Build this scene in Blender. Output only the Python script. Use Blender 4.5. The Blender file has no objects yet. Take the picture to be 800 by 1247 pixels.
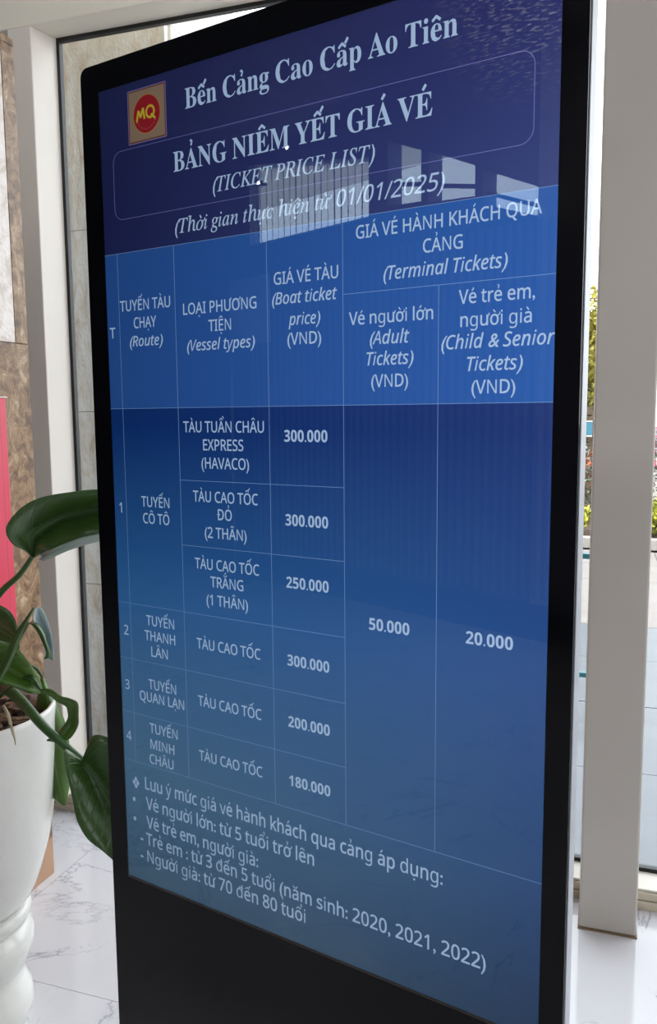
import bpy, bmesh, math, random, unicodedata
from mathutils import Vector, Matrix
random.seed(7)
S = bpy.context.scene
COL = S.collection
# ------------------------------------------------------------------ camera, world, sun, exposure
cd = bpy.data.cameras.new('camera'); cam = bpy.data.objects.new('camera', cd); COL.objects.link(cam)
R_ = Vector((0.94686, 0.32154, -0.00817)); U_ = Vector((-0.03008, 0.11379, 0.99305)); F_ = Vector((-0.32023, 0.94003, -0.11742))
m = Matrix((R_, U_, -F_)).transposed().to_4x4(); m.translation = Vector((0.719, -1.088, 1.411)); cam.matrix_world = m
cd.sensor_fit = 'VERTICAL'; cd.sensor_height = 36.0; cd.lens = 36.0 * 1001.3 / 1247.0
cd.clip_start = 0.02; cd.clip_end = 500
S.camera = cam
W = bpy.data.worlds.new('sky'); S.world = W; W.use_nodes = True
nt = W.node_tree; bg = nt.nodes['Background']
tc = nt.nodes.new('ShaderNodeTexCoord'); sx = nt.nodes.new('ShaderNodeSeparateXYZ'); rp = nt.nodes.new('ShaderNodeValToRGB')
nt.links.new(tc.outputs['Generated'], sx.inputs[0]); nt.links.new(sx.outputs['Z'], rp.inputs[0]); nt.links.new(rp.outputs[0], bg.inputs[0])
rp.color_ramp.elements[0].color = (0.96, 0.975, 1.0, 1); rp.color_ramp.elements[1].color = (0.80, 0.88, 1.0, 1)
bg.inputs[1].default_value = 4.4
sun = bpy.data.lights.new('sun', 'SUN'); sun.energy = 4.0; sun.angle = 0.03; sun.color = (1, 0.95, 0.87)
so = bpy.data.objects.new('sun', sun); COL.objects.link(so)
so.rotation_euler = Vector((-0.35, -0.52, 1.0)).to_track_quat('Z', 'Y').to_euler()
# unseen area lights added under the ceiling to fill hall, beam and rear wall
for lx, ly, le in ((-0.6, -3.0, 26), (3.0, -2.2, 4), (3.0, 0.0, 4), (-0.7, 0.15, 8.5)):
    al = bpy.data.lights.new('added_fill_light', 'AREA'); al.shape = 'RECTANGLE'; al.size = 0.6; al.size_y = 0.6; al.energy = le; al.color = (1, 0.97, 0.92)
    ao = bpy.data.objects.new('added_fill_light', al); ao.location = (lx, ly, 3.52); COL.objects.link(ao)
vs = S.view_settings; vs.view_transform = 'Standard'; vs.look = 'None'; vs.gamma = 1; vs.use_curve_mapping = False; vs.exposure = 0.0
S.cycles.max_bounces = 10; S.cycles.diffuse_bounces = 5; S.cycles.transparent_max_bounces = 16
S.cycles.sample_clamp_indirect = 6

# ------------------------------------------------------------------ helpers
def srgb(r, g, b):
    f = lambda c: (c / 255 / 12.92) if c / 255 <= 0.04045 else ((c / 255 + 0.055) / 1.055) ** 2.4
    return (f(r), f(g), f(b), 1)

def mat(name, col, rough=0.5, metal=0.0, spec=0.5):
    m = bpy.data.materials.new(name); m.use_nodes = True
    b = m.node_tree.nodes['Principled BSDF']
    b.inputs['Base Color'].default_value = col; b.inputs['Roughness'].default_value = rough
    b.inputs['Metallic'].default_value = metal; b.inputs['Specular IOR Level'].default_value = spec
    return m

def N(m, typ, **kw):
    n = m.node_tree.nodes.new(typ)
    for k, v in kw.items():
        if k.startswith('i_'): n.inputs[k[2:].replace('_', ' ')].default_value = v
        else: setattr(n, k, v)
    return n
def LK(m, a, b): m.node_tree.links.new(a, b)
def BS(m): return m.node_tree.nodes['Principled BSDF']

def mottled(name, cols, scale=8, rough=0.5, bump=0.15, detail=8, stretch=(1, 1, 1), dist=0.6, metal=0, spec=0.5, bscale=3):
    """object-space noise through a colour ramp, with a fine bump"""
    m = mat(name, cols[0], rough, metal, spec)
    t = N(m, 'ShaderNodeTexCoord'); mp = N(m, 'ShaderNodeMapping'); mp.inputs['Scale'].default_value = stretch
    geo = N(m, 'ShaderNodeNewGeometry')
    n = N(m, 'ShaderNodeTexNoise'); n.inputs['Scale'].default_value = scale; n.inputs['Detail'].default_value = detail; n.inputs['Roughness'].default_value = 0.65; n.inputs['Distortion'].default_value = dist
    r = N(m, 'ShaderNodeValToRGB'); els = r.color_ramp.elements
    k = len(cols)
    els[0].position = 0.3; els[0].color = cols[0]; els[1].position = 0.7; els[1].color = cols[-1]
    for i in range(1, k - 1):
        e = els.new(0.3 + 0.4 * i / (k - 1)); e.color = cols[i]
    LK(m, geo.outputs['Position'], mp.inputs[0]); LK(m, mp.outputs[0], n.inputs[0]); LK(m, n.outputs['Fac'], r.inputs[0]); LK(m, r.outputs[0], BS(m).inputs['Base Color'])
    if bump:
        n2 = N(m, 'ShaderNodeTexNoise'); n2.inputs['Scale'].default_value = scale * bscale; n2.inputs['Detail'].default_value = 6
        LK(m, mp.outputs[0], n2.inputs[0])
        b = N(m, 'ShaderNodeBump'); b.inputs['Strength'].default_value = bump; b.inputs['Distance'].default_value = 0.01
        LK(m, n2.outputs['Fac'], b.inputs['Height']); LK(m, b.outputs[0], BS(m).inputs['Normal'])
    return m

def emit(name, col, s=1.12, falloff=2.3):
    """pixels of an LCD: they give light, a little less the more the panel is seen off-axis"""
    m = bpy.data.materials.new(name); m.use_nodes = True; t = m.node_tree; t.nodes.clear()
    o = t.nodes.new('ShaderNodeOutputMaterial'); e = t.nodes.new('ShaderNodeEmission'); e.inputs[0].default_value = col
    g = t.nodes.new('ShaderNodeNewGeometry'); d = t.nodes.new('ShaderNodeVectorMath'); d.operation = 'DOT_PRODUCT'
    a = t.nodes.new('ShaderNodeMath'); a.operation = 'ABSOLUTE'; p = t.nodes.new('ShaderNodeMath'); p.operation = 'POWER'; p.inputs[1].default_value = falloff
    q = t.nodes.new('ShaderNodeMath'); q.operation = 'MULTIPLY'; q.inputs[1].default_value = s
    t.links.new(g.outputs['Normal'], d.inputs[0]); t.links.new(g.outputs['Incoming'], d.inputs[1]); t.links.new(d.outputs['Value'], a.inputs[0])
    t.links.new(a.outputs[0], p.inputs[0]); t.links.new(p.outputs[0], q.inputs[0]); t.links.new(q.outputs[0], e.inputs[1]); t.links.new(e.outputs[0], o.inputs[0])
    return m

def obj(name, bm, m, parent=None, smooth=False, bevel=0, recalc=True):
    me = bpy.data.meshes.new(name)
    if recalc: bmesh.ops.recalc_face_normals(bm, faces=bm.faces)
    bm.to_mesh(me); bm.free()
    if m: me.materials.append(m)
    if smooth:
        for p in me.polygons: p.use_smooth = True
    o = bpy.data.objects.new(name, me); COL.objects.link(o)
    if parent: o.parent = parent
    if bevel:
        b = o.modifiers.new('bevel', 'BEVEL'); b.width = bevel; b.segments = 2; b.limit_method = 'ANGLE'
    return o

def thing(name, label, cat, loc=(0, 0, 0), rz=0, group=None):
    o = bpy.data.objects.new(name, None); COL.objects.link(o); o.location = loc; o.rotation_euler = (0, 0, rz); o.empty_display_size = 0.1
    o['label'] = label; o['category'] = cat
    if group: o['group'] = group
    return o
def tag(o, label, cat, group=None):
    o['label'] = label; o['category'] = cat
    if group: o['group'] = group
    return o
def struct(o): o['kind'] = 'structure'; return o

def bx(bm, x0, x1, y0, y1, z0, z1):
    v = [bm.verts.new(p) for p in ((x0, y0, z0), (x1, y0, z0), (x1, y1, z0), (x0, y1, z0), (x0, y0, z1), (x1, y0, z1), (x1, y1, z1), (x0, y1, z1))]
    for f in ((3, 2, 1, 0), (4, 5, 6, 7), (0, 1, 5, 4), (1, 2, 6, 5), (2, 3, 7, 6), (3, 0, 4, 7)): bm.faces.new([v[i] for i in f])
    return bm
def box(*a): return bx(bmesh.new(), *a)
def prism(pts, axis_vec, origin=(0, 0, 0)):
    """extrude a closed 3D outline along axis_vec"""
    bm = bmesh.new(); a = [bm.verts.new(Vector(p)) for p in pts]; b = [bm.verts.new(Vector(p) + Vector(axis_vec)) for p in pts]
    bm.faces.new(a); bm.faces.new(b[::-1]); n = len(pts)
    for i in range(n): bm.faces.new((a[i], b[i], b[(i + 1) % n], a[(i + 1) % n]))
    return bm
def rrect(x0, x1, z0, z1, r, k=5):
    out = []
    for cx, cz, a0 in ((x1 - r, z1 - r, 0), (x0 + r, z1 - r, 90), (x0 + r, z0 + r, 180), (x1 - r, z0 + r, 270)):
        for i in range(k + 1):
            a = math.radians(a0 + 90 * i / k); out.append((cx + r * math.cos(a), cz + r * math.sin(a)))
    return out
def lathe(profile, seg=48, bm=None, c=(0, 0)):
    bm = bm or bmesh.new(); rings = []
    for r, z in profile:
        rings.append([bm.verts.new((c[0] + r * math.cos(2 * math.pi * i / seg), c[1] + r * math.sin(2 * math.pi * i / seg), z)) for i in range(seg)])
    for a, b in zip(rings, rings[1:]):
        for i in range(seg): bm.faces.new((a[i], a[(i + 1) % seg], b[(i + 1) % seg], b[i]))
    bm.faces.new(rings[0][::-1]); bm.faces.new(rings[-1])
    return bm
def catmull(P, k=4):
    P = [Vector(p) for p in P]; out = []
    for i in range(len(P) - 1):
        p0 = P[max(i - 1, 0)]; p1 = P[i]; p2 = P[i + 1]; p3 = P[min(i + 2, len(P) - 1)]
        for j in range(k):
            t = j / k
            out.append(0.5 * ((2 * p1) + (p2 - p0) * t + (2 * p0 - 5 * p1 + 4 * p2 - p3) * t * t + (3 * p1 - p0 - 3 * p2 + p3) * t ** 3))
    out.append(P[-1]); return out
def tube(pts, radii, seg=10, bm=None, k=4):
    bm = bm or bmesh.new(); Q = catmull(pts, k); n = len(Q); rings = []
    for i, q in enumerate(Q):
        t = (Q[min(i + 1, n - 1)] - Q[max(i - 1, 0)]).normalized()
        ref = Vector((0, 0, 1)) if abs(t.z) < 0.9 else Vector((0, 1, 0))
        a = t.cross(ref).normalized(); b = t.cross(a)
        s = i / (n - 1) * (len(radii) - 1); j = min(int(s), len(radii) - 2); r = radii[j] + (radii[j + 1] - radii[j]) * (s - j)
        rings.append([bm.verts.new(q + (a * math.cos(2 * math.pi * g / seg) + b * math.sin(2 * math.pi * g / seg)) * r) for g in range(seg)])
    for a, b in zip(rings, rings[1:]):
        for i in range(seg): bm.faces.new((a[i], a[(i + 1) % seg], b[(i + 1) % seg], b[i]))
    bm.faces.new(rings[0][::-1]); bm.faces.new(rings[-1]); return bm

# ------------------------------------------------------------------ materials
def glass_mat(name, tint, refl=1.0, f0=0.035):
    """thin sheet: straight transmission with a tint, mirror reflection growing towards grazing angles (Schlick)"""
    m = bpy.data.materials.new(name); m.use_nodes = True; t = m.node_tree; t.nodes.clear()
    o = t.nodes.new('ShaderNodeOutputMaterial'); tr = t.nodes.new('ShaderNodeBsdfTransparent'); gl = t.nodes.new('ShaderNodeBsdfGlossy'); mx = t.nodes.new('ShaderNodeMixShader')
    def mth(op, a, b=None):
        n = t.nodes.new('ShaderNodeMath'); n.operation = op
        for i, v in enumerate((a, b)):
            if v is None: continue
            if isinstance(v, (int, float)): n.inputs[i].default_value = v
            else: t.links.new(v, n.inputs[i])
        return n.outputs[0]
    g = t.nodes.new('ShaderNodeNewGeometry'); d = t.nodes.new('ShaderNodeVectorMath'); d.operation = 'DOT_PRODUCT'
    t.links.new(g.outputs['Normal'], d.inputs[0]); t.links.new(g.outputs['Incoming'], d.inputs[1])
    c = mth('ABSOLUTE', d.outputs['Value']); k = mth('POWER', mth('SUBTRACT', 1.0, c), 5.0); fac = mth('ADD', mth('MULTIPLY', k, 1 - f0), f0)
    tr.inputs[0].default_value = tint; gl.inputs['Roughness'].default_value = 0.0; gl.inputs[0].default_value = (refl, refl, refl, 1)
    t.links.new(fac, mx.inputs[0]); t.links.new(tr.outputs[0], mx.inputs[1]); t.links.new(gl.outputs[0], mx.inputs[2]); t.links.new(mx.outputs[0], o.inputs[0])
    return m, t, gl, mx, tr
M_pane = glass_mat('window_glass', (0.975, 0.987, 0.98, 1))[0]
M_alu = mottled('painted_aluminium', (srgb(210, 202, 190), srgb(214, 207, 196)), 2, 0.42, 0.01, detail=2)
M_alu_beam = mottled('painted_aluminium_lit_beam', (srgb(236, 230, 214), srgb(240, 235, 221)), 2, 0.45, 0.01, detail=2)  # frame paint made lighter, standing in for light reaching the beam
M_col = mottled('column_paint', (srgb(188, 181, 171), srgb(194, 187, 177)), 2, 0.45, 0.01, detail=2)
M_alu_w = mottled('painted_aluminium_post', (srgb(226, 218, 209), srgb(230, 223, 214)), 2, 0.42, 0.01, detail=2)
M_gasket = mat('black_rubber', srgb(18, 22, 24), 0.5)
M_sill = mottled('sill_profile', (srgb(200, 188, 165), srgb(214, 204, 184)), 9, 0.5, 0.08)
M_ceil = mottled('ceiling_paint', (srgb(120, 122, 128), srgb(135, 137, 142)), 2, 0.8, 0)
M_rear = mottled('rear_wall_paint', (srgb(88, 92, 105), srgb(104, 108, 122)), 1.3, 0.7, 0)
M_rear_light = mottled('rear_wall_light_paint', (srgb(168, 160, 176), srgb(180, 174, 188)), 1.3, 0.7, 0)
M_plinth = mat('dark_plinth', srgb(38, 38, 42), 0.5)
M_trav = mottled('pale_travertine', (srgb(208, 190, 168), srgb(234, 224, 212), srgb(246, 243, 239), srgb(249, 247, 245)), 9, 0.7, 0.6, detail=14, stretch=(1.6, 1, 0.7), dist=1.2, bscale=8)
M_gran = mottled('brown_granite', (srgb(46, 30, 18), srgb(112, 78, 44), srgb(148, 116, 80), srgb(190, 168, 140)), 26, 0.35, 0.25, detail=15, stretch=(1, 1.1, 0.9), dist=0.9, bscale=10)
M_gran_pale = mottled('pale_granite', (srgb(176, 158, 140), srgb(222, 212, 205), srgb(235, 228, 228)), 10, 0.35, 0.25, detail=15, dist=1.6, bscale=10)
M_red = mottled('red_lacquer', (srgb(205, 40, 62), srgb(222, 62, 92)), 2.5, 0.35, 0)
M_redd = mat('red_gap_dark', srgb(70, 8, 18), 0.6)
M_redtrim = mat('red_cabinet_edge', srgb(222, 196, 196), 0.4)
M_tile = None
def marble(name):
    m = mat(name, srgb(226, 226, 230), 0.07, 0, 0.42)
    g = N(m, 'ShaderNodeNewGeometry'); oi = N(m, 'ShaderNodeObjectInfo'); ad = N(m, 'ShaderNodeVectorMath'); ad.operation = 'ADD'
    sc = N(m, 'ShaderNodeVectorMath'); sc.operation = 'SCALE'; sc.inputs['Scale'].default_value = 5.7
    cb = N(m, 'ShaderNodeCombineXYZ'); LK(m, oi.outputs['Random'], cb.inputs[0]); LK(m, oi.outputs['Random'], cb.inputs[1]); LK(m, cb.outputs[0], sc.inputs[0])
    LK(m, g.outputs['Position'], ad.inputs[0]); LK(m, sc.outputs[0], ad.inputs[1])
    w = N(m, 'ShaderNodeTexNoise'); w.inputs['Scale'].default_value = 1.7; w.inputs['Detail'].default_value = 9; w.inputs['Roughness'].default_value = 0.62; w.inputs['Distortion'].default_value = 1.4
    LK(m, ad.outputs[0], w.inputs[0])
    s1 = N(m, 'ShaderNodeMath'); s1.operation = 'SUBTRACT'; s1.inputs[1].default_value = 0.5; a1 = N(m, 'ShaderNodeMath'); a1.operation = 'ABSOLUTE'
    LK(m, w.outputs['Fac'], s1.inputs[0]); LK(m, s1.outputs[0], a1.inputs[0])
    r = N(m, 'ShaderNodeValToRGB'); e = r.color_ramp.elements
    e[0].position = 0.0; e[0].color = srgb(150, 148, 156); e[1].position = 0.02; e[1].color = srgb(212, 210, 213); x = e.new(0.006); x.color = srgb(202, 200, 206)
    LK(m, a1.outputs[0], r.inputs[0])
    n2 = N(m, 'ShaderNodeTexNoise'); n2.inputs['Scale'].default_value = 2.3; n2.inputs['Detail'].default_value = 5; LK(m, ad.outputs[0], n2.inputs[0])
    r2 = N(m, 'ShaderNodeValToRGB'); r2.color_ramp.elements[0].position = 0.44; r2.color_ramp.elements[0].color = (1, 1, 1, 1); r2.color_ramp.elements[1].position = 0.60; r2.color_ramp.elements[1].color = (0, 0, 0, 1); LK(m, n2.outputs['Fac'], r2.inputs[0])
    mx = N(m, 'ShaderNodeMix'); mx.data_type = 'RGBA'; LK(m, r2.outputs[0], mx.inputs['Factor']); mx.inputs['A'].default_value = srgb(214, 212, 215); LK(m, r.outputs[0], mx.inputs['B'])
    LK(m, mx.outputs['Result'], BS(m).inputs['Base Color']); return m
M_tile = marble('white_marble_tile')
M_grout = mat('grout', srgb(120, 118, 118), 0.9)

# ------------------------------------------------------------------ the room (x along the glazed wall, y outward, z up)
XL, XR, YB, YF, ZC = -9.2, 5.4, -3.8, 1.39, 3.55
fl = struct(obj('floor', box(XL, XR, YB, YF + 0.02, -0.12, -0.012), M_grout))
TX, TY = 1.2, 0.8
tiles = {}
x = -0.85 - 7 * TX
while x < XR:
    y = 0.4875 - 6 * TY
    while y < YF:
        xa, xb, ya, yb = max(x + 0.0012, XL), min(x + TX - 0.0012, XR), max(y + 0.0012, YB), min(y + TY - 0.0012, 1.285 if y > 0.4 else 9)
        if xb - xa > 0.05 and yb - ya > 0.02:
            k = (round(xb - xa, 3), round(yb - ya, 3))
            if k not in tiles:
                t = obj('floor_tile', box(0, k[0], 0, k[1], -0.012, 0), M_tile, fl, bevel=0); tiles[k] = t
            else:
                t = tiles[k].copy(); COL.objects.link(t); t.parent = fl
            t.location = (xa, ya, 0)
        y += TY
    x += TX
struct(obj('ceiling', box(XL, XR, YB, YF + 0.1, ZC, ZC + 0.1), M_ceil))
# front wall: fascia above the glazing, solid part far to the left and to the right
fw = struct(obj('wall_front', box(XL, -3.6, 1.277, 1.47, 0, ZC), M_rear))
struct(obj('trim_1', box(-3.6, XR, 1.285, 1.47, 2.78, 3.66), mottled('fascia_board', (srgb(150, 138, 112), srgb(168, 156, 130)), 3, 0.7, 0.02)))
struct(obj('wall_left', box(XL - 0.1, XL, YB, YF + 0.1, 0, ZC), M_rear))
wr = bmesh.new(); bx(wr, XR, XR + 0.1, YB, YF + 0.1, 0, 1.9); bx(wr, XR, XR + 0.1, YB, YF + 0.1, 3.1, ZC)
for yy in (YB, -1.3, YF): bx(wr, XR, XR + 0.1, yy - 0.06, yy + 0.06, 1.9, 3.1)
struct(obj('wall_right', wr, M_alu))
struct(obj('window_3', box(XR + 0.045, XR + 0.055, YB, YF, 1.9, 3.1), M_pane))  # unseen side glazing, added to fill the interior with daylight
# rear wall with its high openings
YR = YB
rear = bmesh.new()
def quad_wall(bm, pts, th=0.15):
    a = [bm.verts.new((p[0], YR, p[1])) for p in pts]; b = [bm.verts.new((p[0], YR - th, p[1])) for p in pts]
    bm.faces.new(a); bm.faces.new(b[::-1]); n = len(pts)
    for i in range(n): bm.faces.new((a[i], b[i], b[(i + 1) % n], a[(i + 1) % n]))
# columns of wall: below / above each opening   (x0,x1, bottom z at x0,x1, top z at x0,x1)
OPN = [(-4.42, -3.02, 2.80, 2.80, 3.46, 3.22), (-2.84, -2.54, 2.85, 2.83, 3.29, 3.16), (-2.48, -2.10, 2.81, 2.78, 3.14, 2.97), (-2.04, -1.64, 2.72, 2.58, 2.93, 2.75), (2.2, 4.4, 1.2, 1.2, 3.0, 3.0)]
xs = XL
rear_r = bmesh.new()
for (x0, x1, b0, b1, t0, t1) in OPN:
    if x0 > 0: rear_l, rear = rear, rear_r
    quad_wall(rear, ((xs, 0), (x0, 0), (x0, ZC), (xs, ZC)))
    quad_wall(rear, ((x0, 0), (x1, 0), (x1, b1), (x0, b0)))
    quad_wall(rear, ((x0, t0), (x1, t1), (x1, ZC), (x0, ZC)))
    xs = x1
quad_wall(rear, ((xs, 0), (XR, 0), (XR, ZC), (xs, ZC)))
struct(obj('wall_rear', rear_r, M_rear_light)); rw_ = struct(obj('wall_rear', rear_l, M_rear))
struct(obj('baseboard_rear', box(XL, 1.2, YR, YR + 0.03, 0, 0.22), M_plinth))
struct(obj('window_4', box(2.2, 4.4, YR - 0.09, YR - 0.08, 1.2, 3.0), M_pane))  # unseen rear window, added as daylight fill for the interior
w5 = bmesh.new()
for (x0, x1, b0, b1, t0, t1) in OPN[:4]:
    a = [(x0, b0), (x1, b1), (x1, t1), (x0, t0)]
    vv = [w5.verts.new((p[0], YR - 0.12, p[1])) for p in a]; w2 = [w5.verts.new((p[0], YR - 0.128, p[1])) for p in a]
    w5.faces.new(vv); w5.faces.new(w2[::-1])
    for i in range(4): w5.faces.new((vv[i], w2[i], w2[(i + 1) % 4], vv[(i + 1) % 4]))
struct(obj('window_5', w5, M_pane))
tr = bmesh.new()
for (x0, x1, b0, b1, t0, t1) in OPN[1:4]:
    zc0, zc1 = b0 + (t0 - b0) * 0.36, b1 + (t1 - b1) * 0.36
    a = [(x0, zc0 - 0.012), (x1, zc1 - 0.012), (x1, zc1 + 0.012), (x0, zc0 + 0.012)]
    f = [tr.verts.new((p[0], YR - 0.04, p[1])) for p in a]; g = [tr.verts.new((p[0], YR - 0.08, p[1])) for p in a]
    tr.faces.new(f); tr.faces.new(g[::-1])
    for i in range(4): tr.faces.new((f[i], g[i], g[(i + 1) % 4], f[(i + 1) % 4]))
struct(obj('trim_2', tr, M_plinth))
# vertical blind in the left rear opening
bl = thing('vertical_blind', 'pale vertical slat blind across the high rear window, seen only mirrored in the screen', 'blind', (-3.72, YR - 0.03, 2.80))
M_slat = mat('blind_slat', srgb(196, 200, 208), 0.6)
sl0 = None
for i in range(20):
    xx = -0.68 + i * 0.0715; zt = 0.645 - (xx + 0.68) / 1.4 * 0.235
    bm = box(-0.002, 0.002, -0.03, 0.03, 0.02, zt)
    o = obj('blind_slat', bm, M_slat, bl); o.location = (xx, 0, 0); o.rotation_euler = (0, 0, math.radians(-48 + random.uniform(-4, 4)))
obj('blind_rail', box(-0.7, 0.7, -0.012, 0.012, 0.0, 0.02), M_slat, bl)
# notice panel on a pole near the rear wall (also mirrored in the screen)
pb = thing('notice_stand', 'pale notice panel on a thin pole before the rear wall, mirrored in the screen', 'sign stand', (-4.40, -3.60, 0))
obj('pole', lathe([(0.014, 0.02), (0.014, 2.55)], 12), mat('pole_metal', srgb(200, 200, 205), 0.3, 0.6), pb, smooth=True)
obj('base', lathe([(0.16, 0), (0.16, 0.012), (0.03, 0.02)], 24), M_plinth, pb)
obj('panel', box(0.015, 0.50, -0.012, 0.012, 1.98, 2.50), mat('notice_panel_face', srgb(205, 214, 238), 0.5), pb)
# battens on the rear wall
bat = None
for i in range(44):
    xx = -4.35 + i * 0.072
    if bat is None: bat = obj('wall_batten', box(-0.012, 0.012, YR, YR + 0.02, 0.26, 2.56), mottled('batten_paint', (srgb(120, 124, 138), srgb(136, 140, 152)), 1.3, 0.6, 0), rw_); o = bat
    else: o = bat.copy(); COL.objects.link(o); o.parent = rw_
    o.location = (xx, 0, 0)

# ------------------------------------------------------------------ glazed front wall
def gasket_frame(x0, x1, z0, z1, name):
    bm = bmesh.new(); y0, y1, t = 1.383, 1.402, 0.012
    bx(bm, x0, x0 + t, y0, y1, z0, z1); bx(bm, x1 - t, x1, y0, y1, z0, z1); bx(bm, x0 + t, x1 - t, y0, y1, z0, z0 + t); bx(bm, x0 + t, x1 - t, y0, y1, z1 - t, z1)
    return obj(name, bm, M_gasket)
PX0, PX1 = -1.182, -1.092
post = struct(obj('trim_3', prism([(PX0, 1.277, 0.05), (PX1, 1.277, 0.05), (-1.072, 1.384, 0.05), (-1.072, 1.415, 0.05), (PX0, 1.415, 0.05)], (0, 0, 2.618)), M_alu_w, bevel=0.003))
struct(obj('trim_4', box(-3.6, XR, 1.277, 1.415, 2.668, 2.78), M_alu_beam, bevel=0.003))
sb = bmesh.new(); bx(sb, -3.6, XR, 1.277, 1.415, 0.0, 0.026); bx(sb, -3.6, XR, 1.280, 1.415, 0.028, 0.05)
struct(obj('baseboard_front', sb, M_sill, bevel=0.002))
struct(obj('trim_5', box(-3.6, XR, 1.286, 1.415, 0.0505, 0.058), M_alu, bevel=0.002))
struct(obj('trim_6', box(0.710, 0.800, 1.2775, 1.415, 0.058, 2.668), M_alu, bevel=0.003))
struct(obj('trim_7', box(2.6, 2.69, 1.2775, 1.415, 0.058, 2.668), M_alu, bevel=0.003))
for i, (xa, xb) in enumerate(((-3.6, PX0), (-1.072, 0.710), (0.800, 2.6), (2.69, XR))):
    w = struct(thing('window_%d' % (6 + i) if i > 1 else 'window_%d' % (i + 1), '', ''))
    del w['label'], w['category']
    obj('pane', box(xa + 0.004, xb - 0.004, 1.389, 1.397, 0.06, 2.664), M_pane, w)
    g = gasket_frame(xa, xb, 0.058, 2.668, 'gasket'); g.parent = w
# white column in front of the glazing
cl = thing('column', 'broad white-grey painted column standing before the glass right of the screen', 'column', (0.7545, 1.206, 0))
obj('shaft', box(-0.0745, 0.0745, -0.072, 0.0705, 0.004, ZC), M_col, cl, bevel=0.006)
obj('sealant_line', box(-0.077, 0.077, -0.0745, 0.0705, 0.0, 0.004), mat('dirty_sealant', srgb(132, 112, 84), 0.8), cl)

# ------------------------------------------------------------------ granite partition and red cabinet on the left
pt = thing('granite_partition', 'brown mottled granite partition beside the left window post, top below the beam', 'partition', (-0.877, 0.920, 0))
# far-end slabs are brown, the nearer upper one pale
obj('core', box(-0.16, -0.022, -1.09, -0.02, 0, 2.42), mat('partition_core', srgb(120, 100, 80), 0.8), pt)
def slab(y0, y1, z0, z1, m, name='stone_slab'): return obj(name, box(-0.021, 0.0, y0, y1, z0, z1), m, pt, bevel=0.0015)
slab(-0.052, 0.0, 1.62, 2.43, M_gran); slab(-1.09, -0.0535, 1.62, 2.43, M_gran_pale)['label'] = 'pale pinkish granite slab'
slab(-1.09, 0.0, 0.812, 1.6185, M_gran); slab(-1.09, 0.0, 0.12, 0.8105, M_gran)
M_terra = mottled('terracotta_stone', (srgb(172, 134, 106), srgb(190, 150, 120)), 6, 0.4, 0.05)
slab(-1.09, 0.0, 0.0, 0.1185, M_terra)['label'] = 'smooth tan base slab'
obj('end_slab', box(-0.16, -0.0225, -0.0195, 0.0, 0, 2.43), M_gran, pt, bevel=0.0015)
obj('cap', box(-0.16, 0.0, -1.09, 0.0, 2.431, 2.45), M_gran, pt, bevel=0.0015)
rc = thing('red_cabinet', 'red-pink metal cabinet with a dark door gap, fixed to the granite partition', 'cabinet', (-0.875, 0.725, 0))
obj('body', box(0.001, 0.073, -0.62, -0.002, 0.78, 1.462), M_red, rc, bevel=0.002)
obj('door', box(0.0735, 0.0775, -0.60, -0.031, 0.80, 1.452), M_red, rc, bevel=0.001)
obj('door_gap', box(0.0732, 0.0739, -0.031, -0.0265, 0.79, 1.452), M_redd, rc)
obj('top_edge', box(0.0, 0.0775, -0.62, 0.0, 1.4625, 1.466), M_redtrim, rc)
obj('handle', tube([(0.078, -0.56, 1.05), (0.095, -0.56, 1.06), (0.095, -0.56, 1.16), (0.078, -0.56, 1.17)], [0.005, 0.005], 8), mat('cabinet_handle_metal', srgb(190, 190, 190), 0.3, 0.8), rc, smooth=True)

# small spot lamps high on the rear wall, mirrored as bright dots among the title lettering
lamp_m = bpy.data.materials.new('lamp_glow'); lamp_m.use_nodes = True; b_ = BS(lamp_m); b_.inputs['Emission Color'].default_value = (1, 0.95, 0.85, 1); b_.inputs['Emission Strength'].default_value = 30
for x_, z_, lab_ in ((-3.79, 3.44, 'small round wall lamp, the upper bright dot mirrored by the title'), (-4.14, 3.25, 'small round wall lamp, the lower bright dot mirrored beside the blind')):
    sl = thing('spot_lamp', lab_, 'lamp', (x_, YR + 0.06, z_), 0)
    obj('housing', lathe([(0.012, -0.02), (0.024, -0.015), (0.024, 0.015), (0.012, 0.02)], 16), M_plinth, sl)
    obj('bulb', box(-0.014, 0.014, 0.0245, 0.034, -0.012, 0.012), lamp_m, sl, bevel=0.004)
    obj('arm', box(-0.006, 0.006, -0.06, -0.02, -0.006, 0.006), M_plinth, sl)

# ------------------------------------------------------------------ the display kiosk
A = -math.radians(13.6)
kroot = thing('display_kiosk', 'tall black floor-standing display kiosk showing a blue ticket price list', 'display', (0.34 * math.cos(A), 0.34 * math.sin(A), 0), A)
ZB = 0.67; SW, SH = 0.680, 1.2096
def K(u, v): return (u - 0.34, v + ZB)
M_black = mat('black_glass_border', srgb(9, 10, 14), 0.09, 0, 0.2)
M_silver = mottled('brushed_silver_edge', (srgb(168, 170, 176), srgb(188, 191, 196)), 5, 0.45, 0.02, metal=0.25)
M_back = mat('rear_casing', srgb(30, 30, 33), 0.5)
OL, OR_, OT = -0.036, 0.7085, 1.2485
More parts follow.
